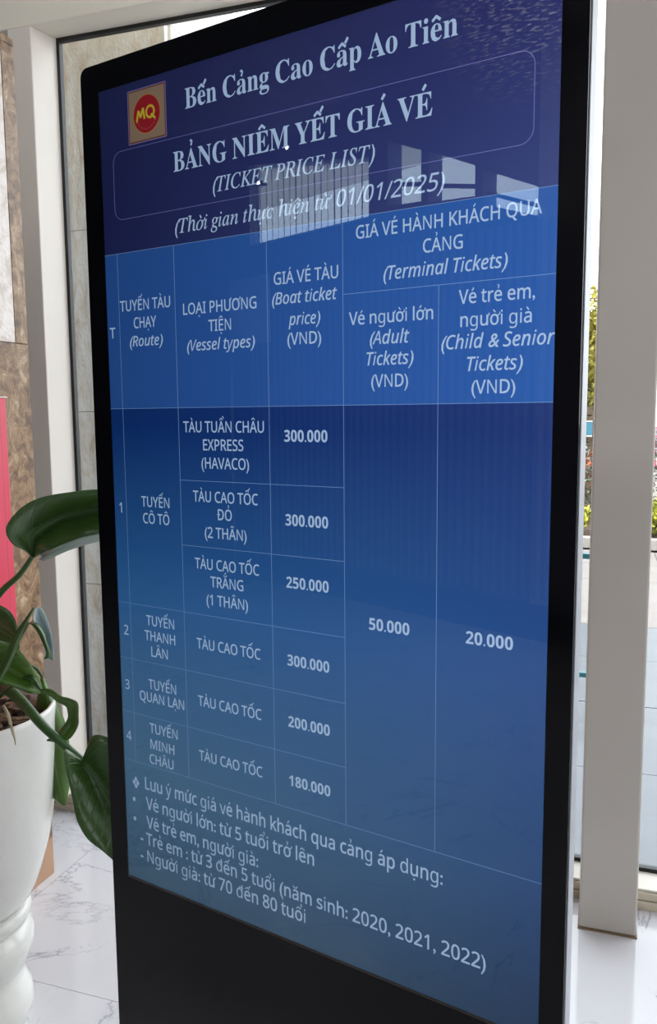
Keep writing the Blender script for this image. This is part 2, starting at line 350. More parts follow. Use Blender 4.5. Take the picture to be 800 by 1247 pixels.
# border: outer rounded rectangle with the screen opening
def frame_mesh(outer, inner, y0, y1):
    bm = bmesh.new(); n = len(outer)
    fo = [bm.verts.new((p[0], y0, p[1])) for p in outer]; bo = [bm.verts.new((p[0], y1, p[1])) for p in outer]
    fi = [bm.verts.new((p[0], y0, p[1])) for p in inner]; bi = [bm.verts.new((p[0], y1, p[1])) for p in inner]
    for i in range(n):
        j = (i + 1) % n
        for q in ((fo[i], fo[j], bo[j], bo[i]), (fi[i], bi[i], bi[j], fi[j])):
            try: bm.faces.new(q)
            except ValueError: pass
        bm.faces.new((fo[i], fi[i], fi[j], fo[j])); bm.faces.new((bo[i], bo[j], bi[j], bi[i]))
    bmesh.ops.remove_doubles(bm, verts=bm.verts, dist=1e-6)
    return bm
def K2(pts): return [K(*p) for p in pts]
outer = rrect(OL, OR_, -0.63, OT, 0.013, 5)
inner = rrect(0, SW, 0, SH, 0.0005, 5)
obj('front_border', frame_mesh(K2(outer), K2(inner), -0.0012, 0.004), M_black, kroot)
outer2 = rrect(OL - 0.0012, OR_ + 0.0012, -0.631, OT + 0.0012, 0.014, 5); inner2 = rrect(OL + 0.004, OR_ - 0.004, -0.626, OT - 0.004, 0.01, 5)
obj('silver_edge', frame_mesh(K2(outer2), K2(inner2), 0.0042, 0.0235), M_silver, kroot)
x0, z0 = K(OL + 0.05, -0.60); x1, z1 = K(OR_ - 0.05, OT - 0.06)
obj('rear_casing', box(x0, x1, 0.0236, 0.062, z0, z1), M_back, kroot, bevel=0.006)
x0, z0 = K(OL + 0.0042, -0.6258); x1, z1 = K(OR_ - 0.0042, OT - 0.0042)
obj('back_plate', box(x0, x1, 0.006, 0.0230, z0, z1), M_back, kroot)
obj('base_plate', prism([(p[0], p[1], 0.0) for p in rrect(-0.34, 0.34, -0.17, 0.22, 0.03, 5)], (0, 0, 0.012)), M_black, kroot)
obj('foot_column', box(-0.28, 0.28, 0.0, 0.055, 0.012, 0.05), M_back, kroot)
lip = bmesh.new(); a, b = K(0, -0.0026); bx(lip, a, a + SW, -0.0022, -0.0013, b, b + 0.0026)
obj('screen_lip', lip, mat('brown_black_lip', srgb(52, 40, 40), 0.35), kroot)

disp = thing('display_screen', '', '', (0, 0, 0)); del disp['label'], disp['category']; disp.parent = kroot
# background picture shown by the panel: purple top running into blue and teal (content of the slide)
def screen_bg():
    m = emit('slide_background', (1, 1, 1, 1), 1.0); t = m.node_tree
    e = [n for n in t.nodes if n.type == 'EMISSION'][0]
    tc = t.nodes.new('ShaderNodeTexCoord'); s = t.nodes.new('ShaderNodeSeparateXYZ'); t.links.new(tc.outputs['Object'], s.inputs[0])
    mr = t.nodes.new('ShaderNodeMapRange'); mr.inputs[1].default_value = ZB; mr.inputs[2].default_value = ZB + SH; t.links.new(s.outputs['Z'], mr.inputs[0])
    mx = t.nodes.new('ShaderNodeMapRange'); mx.inputs[1].default_value = -0.34; mx.inputs[2].default_value = 0.34; t.links.new(s.outputs['X'], mx.inputs[0])
    def ramp(st):
        r = t.nodes.new('ShaderNodeValToRGB'); el = r.color_ramp.elements
        el[0].position, el[0].color = st[0]; el[1].position, el[1].color = st[-1]
        for p_, c_ in st[1:-1]: q = el.new(p_); q.color = c_
        t.links.new(mr.outputs[0], r.inputs[0]); return r
    L = ramp(BG_L); Rr = ramp(BG_R)
    k = t.nodes.new('ShaderNodeMix'); k.data_type = 'RGBA'; t.links.new(mx.outputs[0], k.inputs['Factor']); t.links.new(L.outputs[0], k.inputs['A']); t.links.new(Rr.outputs[0], k.inputs['B'])
    t.links.new(k.outputs['Result'], e.inputs[0]); return m
BG_L = [(0.0, srgb(84, 128, 162)), (0.16, srgb(90, 146, 190)), (0.38, srgb(60, 126, 196)), (0.60, srgb(16, 62, 138)), (0.80, srgb(40, 48, 102)), (1.0, srgb(38, 45, 98))]
BG_R = [(0.0, srgb(20, 58, 102)), (0.16, srgb(32, 76, 134)), (0.38, srgb(46, 86, 152)), (0.60, srgb(32, 57, 124)), (0.80, srgb(64, 77, 138)), (1.0, srgb(50, 54, 116))]
x0, z0 = K(0, 0); x1, z1 = K(SW, SH)
obj('lit_panel', box(x0, x1, 0.0, 0.003, z0, z1), screen_bg(), disp)
band = bmesh.new(); a, b = K(0.0, 0.7527); c, d = K(SW, 0.9785); bx(band, a, c, -0.0002, -0.0001, b, d)
obj('header_band', band, emit('header_band_blue', srgb(50, 100, 182), 1.0), disp)
# table rules
g = bmesh.new(); LWD = 0.00055
def hl(u0, u1, v, w=LWD): a, b = K(u0, v); c, _ = K(u1, v); bx(g, a, c, -0.0005, -0.0003, b - w / 2, b + w / 2)
def vl(u, v0, v1, w=LWD): a, b = K(u, v0); _, d = K(u, v1); bx(g, a - w / 2, a + w / 2, -0.0005, -0.0003, b, d)
hl(0, SW, 0.9785); hl(0, SW, 0.7527)
hl(0.4145, SW, 0.8883); hl(0.137, 0.4145, 0.649); hl(0.137, 0.4145, 0.554); hl(0, 0.4145, 0.454); hl(0.0, 0.4145, 0.3655); hl(0.0, 0.4145, 0.278); hl(0.0, SW, 0.198)
vl(0.0256, 0.198, 0.9785, 0.0004); vl(0.137, 0.198, 0.9785); vl(0.2985, 0.198, 0.9785); vl(0.4145, 0.198, 0.9785); vl(0.5437, 0.198, 0.8883)
obj('table_rules', g, emit('rule_light', srgb(134, 170, 222), 1.0, 1.6), disp)
bxm = frame_mesh(K2(rrect(0.0245, 0.6525, 1.0255, 1.1212, 0.016, 8)), K2(rrect(0.0251, 0.6519, 1.0261, 1.1206, 0.0155, 8)), -0.0005, -0.0003)
obj('title_outline', bxm, emit('outline_light', srgb(140, 140, 214), 1.0), disp)

# ---- lettering: glyph outlines in 1/1000 em, accents are drawn here
GLYPHS = {  # (style, character code): (advance, contours as x, y, x, y ...)
(0,65):(650,[[334,693,307,694,73,111,54,71,35,45,14,32,-13,27,-13,0,190,0,190,27,129,38,111,72,154,197,376,197,418,88,422,68,402,37,341,27,341,0,660,0,660,27,633,33,612,51,594,83,572,129],[169,239,263,475,360,239]]),
(0,66):(659,[[328,678,23,678,23,653,53,651,76,645,92,633,103,614,109,587,111,549,111,122,107,77,93,48,67,33,24,26,24,0,354,0,468,13,553,52,605,113,623,196,574,307,427,368,549,422,590,522,525,639],[294,643,322,646,370,638,401,614,418,573,424,514,416,448,392,406,348,383,271,375,271,582,273,613,280,633],[271,344,294,344,365,335,413,309,439,262,448,191,441,121,422,73,385,45,330,36,301,39,284,50,274,68,271,97]]),
(0,67):(697,[[460,684,386,693,291,682,207,648,137,594,84,523,50,437,39,340,50,242,83,156,135,84,205,30,288,-5,382,-16,544,21,666,132,638,158,589,105,533,67,474,43,414,35,264,111,214,337,259,579,395,660,466,646,531,606,584,542,625,459,650,459,650,693,624,693,607,659,577,648,562,650]]),
(0,69):(658,[[594,678,24,678,24,653,66,648,93,634,107,603,112,549,112,116,107,72,93,44,66,30,21,25,21,0,599,0,640,213,612,213,585,156,552,112,513,79,467,58,410,45,343,41,307,44,286,52,275,69,272,100,272,331,322,328,359,318,386,299,407,270,420,230,428,176,453,176,453,514,429,514,412,446,386,401,346,375,288,366,272,366,273,603,277,621,285,632,298,638,345,641,440,632,507,605,549,555,571,476,594,476]]),
(0,71):(756,[[464,684,383,693,290,682,208,648,138,595,86,524,52,439,41,341,52,240,86,153,139,82,211,29,298,-4,399,-15,532,-1,664,43,664,191,668,230,680,254,704,266,745,271,745,295,410,295,410,271,460,266,490,254,505,229,510,190,510,106,505,68,489,41,458,24,410,19,329,39,268,101,230,201,217,339,262,580,398,660,445,654,490,635,532,604,569,564,600,515,625,458,651,458,651,693,624,693,614,673,604,660,592,652,577,649,564,651]]),
(0,73):(388,[[364,678,20,678,20,653,67,648,94,637,108,614,112,576,112,112,107,73,91,48,63,34,20,26,20,0,366,0,366,26,332,31,307,39,289,50,279,66,274,87,272,115,272,576,277,614,292,637,319,648,364,653]]),
(0,77):(944,[[275,678,22,678,22,653,55,650,79,644,95,634,105,619,110,598,112,569,112,118,107,74,92,47,64,32,21,26,21,0,252,0,252,26,207,31,178,44,162,72,157,119,157,579,402,0,429,0,677,594,677,124,675,90,670,66,660,48,644,37,621,30,589,26,589,0,918,0,918,26,888,29,866,35,851,46,841,64,836,90,834,127,834,563,839,604,853,630,878,645,919,653,919,678,669,678,472,212]]),
(0,78):(735,[[233,678,27,678,27,653,42,650,54,645,73,626,113,578,113,117,111,85,106,62,96,45,81,35,58,29,27,26,27,0,248,0,248,26,203,32,177,46,163,73,159,117,159,521,600,-16,628,-16,628,561,632,605,645,633,671,647,714,653,714,678,493,678,493,653,526,649,549,643,565,632,575,617,580,594,582,562,582,251]]),
(0,84):(630,[[16,678,16,473,43,473,61,546,97,601,151,634,222,645,232,645,232,120,227,75,212,46,183,31,137,26,137,0,488,0,488,26,440,31,412,45,397,73,392,120,392,645,400,645,531,602,586,472,611,472,611,678]]),
(0,86):(637,[[314,678,-21,678,-21,653,12,644,34,626,50,600,66,567,316,-19,342,-19,569,570,589,612,608,637,630,649,658,653,658,678,445,678,445,653,483,650,509,643,523,630,528,609,526,587,518,562,385,213,240,563,230,591,227,610,232,630,248,644,274,651,314,653]]),
(0,89):(634,[[308,678,-20,678,-20,652,21,639,44,617,69,576,239,266,239,120,235,75,221,47,195,32,151,26,151,0,488,0,488,26,444,32,417,47,404,75,399,120,399,303,570,583,590,611,609,632,630,646,654,652,654,678,439,678,439,652,500,641,519,607,513,580,496,545,370,336,244,583,235,604,232,620,236,633,248,644,267,650,308,652]]),
(0,97):(512,[[332,464,241,474,188,470,141,458,103,439,73,415,55,385,49,352,53,324,67,303,87,289,115,284,142,288,164,301,178,320,183,344,180,363,155,408,171,432,220,440,255,435,278,421,292,395,296,359,296,283,177,244,95,203,46,154,30,94,38,51,60,17,96,-5,142,-13,225,3,298,52,321,2,379,-15,438,-1,490,41,477,62,464,54,453,51,444,53,439,59,436,313,425,385,392,435],[206,206,296,252,296,94,278,75,259,61,241,53,225,50,188,69,176,125]]),
(0,101):(448,[[311,460,234,474,179,466,130,443,88,406,56,358,36,300,29,234,36,163,55,102,86,52,126,16,174,-7,229,-15,339,16,424,108,402,128,353,79,297,63,206,109,174,247,421,247,421,258,408,349,371,417],[190,407,240,442,269,435,288,413,297,375,300,286,173,286,173,303]]),
(0,103):(487,[[292,469,234,474,179,469,131,454,90,430,59,399,40,360,33,316,63,224,152,164,99,138,63,110,42,80,35,45,52,-1,102,-38,41,-68,21,-111,34,-149,71,-181,132,-202,217,-209,326,-199,406,-168,454,-119,470,-55,465,-14,451,19,425,43,386,60,332,70,261,73,210,73,165,81,150,106,154,125,168,141,187,151,211,155,305,158,348,172,384,195,411,225,428,262,434,303,425,354,399,399,472,399,472,453,347,453],[204,434,234,442,264,434,284,411,294,371,297,314,294,257,284,217,264,193,234,185,204,193,185,217,174,257,170,314,174,371,185,411],[144,-51,305,-51,344,-54,371,-62,387,-76,392,-98,354,-154,239,-173,181,-168,141,-154,117,-133,109,-108,118,-77]]),
(0,105):(295,[[179,685,150,690,121,685,97,668,80,644,75,614,80,585,97,561,121,544,150,539,179,544,203,561,220,585,225,614,220,644,204,668],[221,462,31,462,30,437,55,433,70,424,76,406,78,375,78,83,75,55,68,38,52,29,27,24,27,0,268,0,268,24,244,29,230,39,223,57,221,83]]),
(0,110):(567,[[460,434,362,474,283,455,220,398,220,462,28,462,28,438,53,434,68,423,76,404,78,377,78,83,75,56,67,38,52,28,27,24,27,0,268,0,268,24,244,28,230,39,222,56,220,83,220,350,258,391,302,404,327,399,341,384,348,359,350,323,350,83,340,39,308,24,301,24,301,0,541,0,541,24,517,28,502,39,495,56,492,83,492,315]]),
(0,111):(501,[[311,466,250,474,189,466,135,443,90,405,56,356,35,296,28,229,35,163,56,105,90,55,135,17,189,-7,251,-15,312,-7,366,16,410,53,444,102,465,161,472,229,465,298,444,357,410,406,365,443],[214,435,251,445,286,435,309,403,323,339,327,229,324,121,319,84,311,58,287,27,251,17,215,27,191,58,183,84,178,122,175,170,174,230,178,338,191,403]]),
(0,112):(553,[[393,467,343,475,268,454,213,391,213,462,29,462,29,439,55,433,69,422,76,400,78,362,75,-150,69,-164,60,-175,46,-181,26,-184,26,-207,294,-207,294,-183,268,-181,249,-175,235,-165,226,-147,222,-121,220,-86,220,48,272,1,338,-15,389,-7,434,18,470,56,498,108,515,169,521,238,515,302,499,360,472,407,436,444],[254,398,296,414,335,403,359,369,372,310,376,230,371,148,356,88,330,54,291,42,249,57,220,102,220,350]]),
(1,40):(323,[[318,698,256,698,113,483,60,232,113,-19,256,-234,318,-234,206,-17,171,232,206,481]]),
(1,41):(323,[[67,698,5,698,117,481,152,232,117,-17,5,-234,67,-234,210,-19,263,232,210,483]]),
(1,47):(281,[[279,695,201,695,3,-13,81,-13]]),
(1,48):(572,[[392,705,285,729,207,718,145,685,100,630,69,557,51,466,45,358,59,203,103,85,178,11,285,-14,364,-3,426,31,471,86,503,159,521,251,527,358,512,514,467,631],[218,628,285,646,351,628,396,575,421,485,430,358,421,230,396,139,351,87,285,69,218,87,174,140,149,230,141,358,149,485,174,575]]),
(1,49):(572,[[359,718,281,718,83,565,134,499,268,612,265,-4,359,-4]]),
(1,50):(572,[[366,715,275,728,210,722,151,703,99,676,50,641,102,576,146,606,185,627,227,641,275,645,324,638,363,615,388,579,397,529,392,484,378,442,355,402,323,361,282,316,44,75,44,-4,524,-4,524,84,163,84,163,82,311,228,407,330,444,379,472,428,489,479,495,534,480,615,436,677]]),
(1,53):(572,[[103,718,76,375,123,345,216,359,246,360,325,351,379,323,410,279,421,219,409,152,374,106,319,78,249,69,201,72,151,81,104,96,59,118,59,26,99,8,144,-4,194,-11,248,-14,361,2,447,50,501,127,519,228,503,318,453,386,375,428,275,442,169,432,186,630,469,630,469,718]]),
(1,67):(701,[[541,704,478,711,371,695,268,648,205,602,148,546,101,482,65,412,42,339,34,266,43,185,70,115,113,57,172,15,243,-10,325,-19,409,-10,483,18,552,66,619,136,594,158,477,63,352,32,273,47,212,92,173,164,160,260,167,340,188,417,220,487,263,548,313,599,368,637,428,662,488,670,549,661,593,633,620,587,629,491,657,491,700,704,673,704,658,685,641,679,629,680]]),
(1,69):(676,[[660,696,123,696,116,669,154,664,176,656,188,643,192,624,190,604,58,110,43,66,24,41,-2,28,-48,24,-55,-4,526,-4,601,194,573,194,540,143,505,103,465,74,418,54,362,43,297,39,228,39,195,41,175,46,164,55,160,70,232,349,351,348,375,344,391,337,401,325,406,306,408,279,405,236,430,236,502,489,475,489,456,442,428,413,385,397,321,391,242,391,311,632,320,643,331,650,349,653,460,654,515,652,554,645,579,633,594,614,602,586,605,538,629,538]]),
(1,73):(365,[[415,696,128,696,120,669,159,664,181,656,193,643,197,624,195,604,63,109,53,78,42,55,29,40,13,31,-8,26,-43,24,-51,-4,237,-4,244,23,206,28,184,35,172,48,168,67,170,88,302,583,317,625,336,650,361,663,408,668]]),
(1,75):(676,[[405,696,123,696,116,669,154,664,176,656,188,643,192,624,190,604,58,109,48,78,37,55,24,40,8,31,-14,26,-48,24,-55,-4,239,-4,246,24,202,27,178,34,165,47,160,69,227,333,231,341,237,343,242,341,247,336,417,80,424,55,420,40,410,31,392,25,354,23,346,-4,650,-4,657,22,618,28,588,43,561,68,532,105,337,392,644,632,693,660,734,669,742,669,752,696,501,696,494,668,505,668,542,662,553,646,540,618,498,577,242,377,296,588,311,631,329,654,352,664,397,668]]),
(1,76):(668,[[421,696,137,696,130,669,169,664,191,656,203,643,207,624,73,109,58,66,39,41,13,28,-34,24,-41,-4,551,-4,619,200,592,200,557,142,524,100,486,71,442,52,386,42,316,39,245,39,211,41,190,47,180,57,176,76,310,584,326,626,345,651,371,664,411,669]]),
(1,80):(600,[[398,696,123,696,116,669,154,664,176,657,188,644,192,624,190,602,58,109,43,65,24,40,-1,28,-48,24,-55,-4,243,-4,251,24,205,27,179,34,165,46,223,317,227,324,237,327,329,327,409,334,478,354,534,386,577,428,603,479,612,538,558,657],[339,655,363,658,421,651,460,630,483,594,491,542,478,468,440,412,376,377,287,365,247,368,243,371,241,376,300,602,311,632,323,648]]),
(1,82):(671,[[419,696,123,696,116,669,154,664,176,657,188,644,192,625,190,603,59,109,44,68,26,43,-1,29,-48,24,-55,-4,238,-4,246,23,199,26,178,33,166,46,162,68,165,92,230,340,326,336,464,-4,625,-4,633,24,624,24,594,30,570,49,549,81,527,129,436,348,583,420,634,542,620,607,579,656,512,686],[352,654,374,655,478,626,512,541,498,473,458,421,392,387,301,376,240,380,306,617,314,634,323,644,335,651]]),
(1,83):(549,[[330,711,274,705,224,687,183,659,153,621,133,576,127,526,132,483,149,440,179,395,226,342,305,257,336,206,344,181,347,156,343,119,330,86,310,59,283,38,252,25,217,20,154,33,105,71,73,133,60,222,35,221,-1,-16,24,-16,40,9,160,-11,228,-18,289,-11,343,9,388,41,423,82,445,132,452,188,438,268,395,336,275,468,253,500,239,531,234,560,242,606,264,641,299,663,345,671,397,660,437,628,462,575,471,497,494,497,528,708,502,708,486,690,466,684,398,705]]),
(1,84):(625,[[107,696,61,522,91,520,108,565,129,598,154,623,188,639,233,649,316,652,334,648,339,638,203,134,190,93,177,64,161,44,142,32,118,26,75,24,69,-4,391,-4,399,24,343,26,317,33,304,44,299,64,302,94,452,640,457,647,464,651,515,652,573,646,608,629,626,600,631,517,657,517,691,696]]),
(1,97):(509,[[325,461,273,475,201,459,131,411,70,342,24,263,-5,179,-14,96,-8,48,9,13,37,-9,74,-16,128,-4,180,31,232,90,273,152,255,85,246,34,257,-4,291,-16,360,14,440,107,420,125,373,72,346,56,337,59,334,67,337,92,440,464,356,464,345,427],[231,429,275,441,310,427,322,383,319,344,309,301,293,256,272,212,249,170,223,132,196,99,170,74,144,58,122,53,93,67,83,109,85,144,91,180,114,260,147,335,187,393]]),
(1,99):(444,[[340,470,297,475,222,464,150,429,106,396,68,356,37,310,14,262,0,212,-5,162,5,88,35,31,84,-4,148,-16,254,14,361,105,339,127,257,60,182,38,145,46,117,70,98,109,92,160,99,223,121,290,154,352,196,400,243,431,294,441,317,438,324,430,300,380,312,347,347,336,369,340,387,353,397,372,401,397,394,427,373,453]]),
(1,101):(428,[[332,470,291,475,219,463,148,425,104,389,65,346,34,298,10,247,-5,197,-10,147,-1,79,28,28,73,-4,132,-14,192,-7,247,14,298,51,350,106,329,126,249,62,177,42,111,68,88,147,94,209,220,235,312,279,369,334,388,396,382,430,363,455],[238,433,268,440,292,431,300,404,287,348,247,299,183,261,101,241,119,290,145,340,174,382,206,414]]),
(1,103):(426,[[265,474,226,478,169,472,117,452,73,422,40,383,18,338,11,290,29,225,81,180,29,128,11,105,5,85,17,55,46,36,-48,-30,-81,-111,-69,-159,-33,-198,22,-224,94,-232,162,-227,221,-211,269,-185,306,-150,328,-107,336,-59,325,-7,291,31,238,60,168,85,112,108,95,130,101,147,123,168,164,165,219,171,268,189,311,218,344,256,366,301,373,352,371,375,367,392,435,392,435,444,366,444,346,448],[191,440,219,446,244,441,263,427,276,403,280,371,276,326,264,284,245,248,222,220,195,202,166,196,119,215,103,271,107,316,120,357,140,393,164,421],[12,-32,79,23,194,-18,219,-33,240,-49,254,-68,258,-89,222,-167,112,-193,20,-168,-10,-95]]),
(1,104):(599,[[296,764,104,764,93,714,106,714,156,703,172,670,32,-4,133,-4,188,255,214,327,261,402,318,458,373,477,404,463,415,422,368,184,359,116,358,90,364,47,383,14,414,-7,453,-14,514,1,580,46,558,81,522,63,494,57,470,68,462,101,519,434,491,520,408,549,308,515,221,414,217,414]]),
(1,105):(264,[[202,685,182,689,163,685,147,673,135,656,131,637,135,618,147,601,163,590,182,586,202,590,219,601,230,617,234,637,230,657,219,674],[192,468,184,471,30,445,26,428,55,426,74,421,85,410,89,393,1,60,0,43,12,2,49,-12,126,19,208,110,193,125,144,67,107,48,91,55,86,77]]),
(1,110):(542,[[195,475,26,446,21,420,61,418,77,413,85,405,88,391,85,366,-23,-4,66,-4,104,121,142,209,162,245,186,280,240,343,267,369,293,389,316,401,335,405,351,398,357,378,347,323,287,98,277,41,281,17,292,-2,309,-13,332,-17,409,18,486,124,463,141,417,74,386,54,373,59,369,73,454,415,439,458,392,473,339,460,278,422,209,357,148,283,202,469]]),
(1,111):(522,[[370,464,300,475,244,468,189,447,136,414,89,371,48,322,17,267,-3,210,-10,152,1,83,36,30,89,-5,157,-16,232,-4,305,31,350,65,390,106,424,154,449,204,466,256,471,307,460,376,425,429],[247,430,294,441,354,415,375,337,371,286,358,233,337,179,311,129,280,85,245,51,207,28,168,21,134,28,109,47,93,79,87,124,95,195,120,271,156,342,200,396]]),
(1,116):(278,[[230,588,200,588,119,489,29,445,24,417,93,417,-3,38,10,-2,49,-16,125,13,205,101,185,124,136,67,107,50,97,54,93,67,95,87,182,417,267,417,277,457,192,457]]),
(1,117):(542,[[189,473,177,475,20,450,15,424,50,422,67,418,76,410,79,395,14,135,3,76,2,56,6,26,19,3,40,-11,68,-16,129,-1,192,45,258,120,316,205,292,122,281,76,277,40,290,-2,331,-16,411,15,488,111,469,131,420,70,387,52,375,57,371,70,374,96,472,464,386,464,363,380,334,304,299,234,260,173,221,123,182,84,147,60,118,52,99,59,92,80,194,465]]),
(2,40):(323,[[327,704,253,704,107,486,54,232,107,-22,253,-240,327,-240,212,-15,177,232,212,479]]),
(2,41):(323,[[70,704,-4,704,111,479,146,232,111,-15,-4,-240,70,-240,216,-22,269,232,216,486]]),
(2,44):(219,[[165,104,106,134,55,115,35,66,52,19,85,4,83,-46,49,-96,49,-137,156,-66,186,26]]),
(2,45):(323,[[293,277,30,277,30,164,293,164]]),
(2,48):(572,[[395,710,285,735,205,724,142,689,95,634,63,559,45,467,39,358,54,202,98,82,175,5,285,-20,366,-9,429,26,477,82,509,158,527,250,533,358,518,515,473,634],[222,623,285,640,348,623,390,572,415,484,424,358,415,231,390,142,348,92,285,75,222,92,180,143,155,231,147,358,155,484,180,572]]),
(2,49):(572,[[365,724,279,724,75,566,133,491,261,597,259,-10,365,-10]]),
(2,50):(572,[[368,721,275,734,208,728,149,709,96,681,42,642,101,567,149,601,187,622,228,635,275,639,322,632,359,611,383,577,391,529,386,485,373,445,350,405,318,364,38,77,38,-10,530,-10,530,90,169,90,169,80,367,277,412,327,449,376,477,425,495,478,501,534,486,617,440,681]]),
(2,51):(572,[[373,721,272,734,202,728,140,711,87,687,35,653,90,577,138,605,178,624,221,636,273,640,324,633,361,614,385,583,393,541,382,490,351,451,298,425,223,416,144,416,144,321,223,321,305,314,365,293,401,258,413,205,403,150,374,109,322,83,242,74,194,77,144,86,95,101,35,126,35,22,87,1,135,-11,186,-18,241,-20,329,-13,401,8,456,42,495,87,518,142,525,203,514,271,480,325,424,363,355,380,355,369,411,388,461,426,493,479,503,547,489,621,445,682]]),
(2,52):(572,[[458,728,352,728,11,240,11,152,353,152,353,-10,458,-10,458,152,562,152,562,251,458,251],[357,614,370,614,353,578,355,555,353,251,126,251,341,557]]),
(2,53):(572,[[98,724,70,372,122,338,217,353,246,354,324,345,375,319,405,277,415,219,403,154,370,110,317,84,249,75,202,78,153,87,107,102,53,128,53,23,96,3,142,-10,194,-17,248,-20,363,-4,451,46,507,125,525,228,508,321,457,391,377,434,276,448,176,439,191,624,475,624,475,724]]),
(2,55):(572,[[533,724,34,724,34,624,413,624,120,-10,239,-10,533,644]]),
(2,56):(572,[[373,723,285,734,225,729,172,713,127,688,92,652,69,608,62,554,72,491,100,439,143,398,178,374,154,362,118,337,86,307,61,272,44,230,39,182,55,97,104,33,183,-7,288,-20,387,-7,465,35,515,100,532,185,526,233,509,274,483,309,449,338,410,364,384,378,404,390,437,414,466,441,489,473,504,510,509,553,493,631,445,688],[237,637,284,643,333,637,371,618,394,590,402,550,394,506,369,472,332,445,289,423,228,454,203,472,184,494,172,519,168,550,176,590,200,618],[217,298,271,326,342,294,388,263,416,227,426,184,417,138,391,102,347,78,286,70,222,78,179,102,154,137,145,181,153,228,177,266]]),
(2,58):(219,[[159,448,109,469,59,448,38,398,59,348,109,327,159,348,180,398],[159,101,109,122,59,101,38,51,59,1,109,-20,159,1,180,51]]),
(2,65):(639,[[367,727,272,727,-15,-10,98,-10,183,211,452,211,538,-10,653,-10],[312,561,326,564,418,311,220,311]]),
(2,67):(632,[[512,723,404,734,300,722,212,686,142,629,91,553,61,462,51,358,60,251,88,159,135,83,202,26,286,-9,389,-20,445,-18,492,-13,535,-4,583,12,583,110,489,87,447,81,403,79,298,98,225,153,181,241,166,357,182,474,230,561,304,616,404,635,448,632,489,623,527,611,570,593,615,688]]),
(2,68):(730,[[87,724,87,-10,297,-10,456,13,578,84,654,202,679,364,668,472,635,561,581,632,509,683,420,714,317,724],[197,627,303,627,415,611,496,563,547,481,564,362,494,156,282,87,197,87]]),
(2,69):(556,[[87,724,87,-10,506,-10,506,89,197,89,197,324,488,324,488,422,197,422,197,625,506,625,506,724]]),
(2,71):(728,[[490,731,431,734,320,722,227,687,151,631,96,556,62,464,51,357,61,250,91,157,142,82,211,26,298,-9,403,-20,475,-18,538,-11,598,1,664,19,664,387,397,387,397,287,554,287,554,93,467,79,424,78,340,87,274,113,226,155,192,211,172,279,165,357,182,473,234,561,316,616,427,635,475,632,522,623,566,610,615,591,657,688,599,709,546,723]]),
(2,72):(741,[[197,724,87,724,87,-10,197,-10,197,323,543,323,543,-10,653,-10,653,724,543,724,543,422,197,422]]),
(2,73):(339,[[308,724,30,724,30,654,114,634,114,79,30,60,30,-10,308,-10,308,60,224,79,224,634,308,654]]),
(2,75):(619,[[197,724,87,724,87,-10,197,-10,197,272,258,326,508,-10,639,-10,338,402,631,724,499,724,197,388]]),
(2,76):(524,[[197,724,87,724,87,-10,509,-10,509,90,197,90]]),
(2,77):(907,[[87,724,87,-10,180,-10,180,585,184,585,405,-10,493,-10,714,585,718,585,718,-10,820,-10,820,724,671,724,453,139,447,139,237,724]]),
(2,78):(760,[[97,714,97,0,180,0,172,593,176,593,558,0,663,0,663,714,579,714,586,123,582,123,201,714]]),
(2,79):(781,[[493,723,392,735,287,723,201,688,135,631,88,555,60,464,51,359,60,253,88,161,135,85,201,27,287,-8,391,-20,493,-8,577,27,644,85,692,160,720,252,730,358,720,464,692,556,644,631,577,688],[291,617,392,636,492,617,561,563,601,476,615,358,601,240,561,152,492,97,391,78,290,97,221,152,180,240,166,358,180,476,222,563]]),
(2,80):(605,[[87,724,87,-10,197,-10,197,268,269,268,367,276,443,301,499,340,536,389,557,445,564,504,547,597,497,667,410,710,287,724],[197,627,277,627,358,619,411,595,441,556,451,500,439,437,405,396,346,373,259,365,197,365]]),
(2,81):(781,[[493,723,392,735,287,723,201,688,135,631,88,555,60,464,51,359,60,253,88,161,135,85,201,27,287,-8,412,-19,549,-180,706,-180,528,5,609,49,676,130,717,234,730,358,720,464,692,556,644,631,577,688],[291,617,392,636,492,617,561,563,601,476,615,358,601,240,561,152,492,97,391,78,290,97,221,152,180,240,166,358,180,476,222,563]]),
(2,82):(622,[[87,724,87,-10,197,-10,197,285,323,285,496,-10,625,-10,426,315,451,326,485,347,517,375,542,411,559,456,564,511,548,604,497,671,412,711,295,724],[197,626,289,626,363,619,413,598,441,563,451,507,442,452,414,413,366,389,293,381,197,381]]),
(2,83):(549,[[346,731,288,734,223,728,166,711,117,683,81,645,58,598,50,542,62,464,99,404,159,358,240,321,298,298,340,278,370,258,388,237,398,213,402,183,393,140,365,107,318,86,251,78,196,81,143,91,94,104,41,124,41,17,86,0,134,-11,188,-18,247,-20,355,-6,439,35,494,102,512,191,506,245,488,289,459,326,419,356,369,382,259,427,220,447,192,466,175,486,165,511,161,541,169,579,192,609,230,628,286,635,331,632,374,624,415,612,463,594,498,690,446,710,398,723]]),
(2,84):(556,[[555,724,0,724,0,625,223,625,223,-10,333,-10,333,625,555,625]]),
(2,85):(731,[[190,724,80,724,80,253,98,143,152,55,241,-1,362,-20,451,-11,523,16,579,58,619,114,642,179,650,251,650,724,541,724,541,253,530,182,500,126,447,90,367,78,288,90,234,123,201,177,190,252]]),
(2,86):(600,[[101,724,-14,724,248,-10,352,-10,614,724,498,724,298,138,302,138]]),
(2,88):(586,[[125,724,1,724,229,372,-14,-10,105,-10,291,291,474,-10,600,-10,356,374,583,724,464,724,294,453]]),
(2,89):(566,[[104,724,-17,724,228,270,228,-10,338,-10,338,274,583,724,463,724,283,384]]),
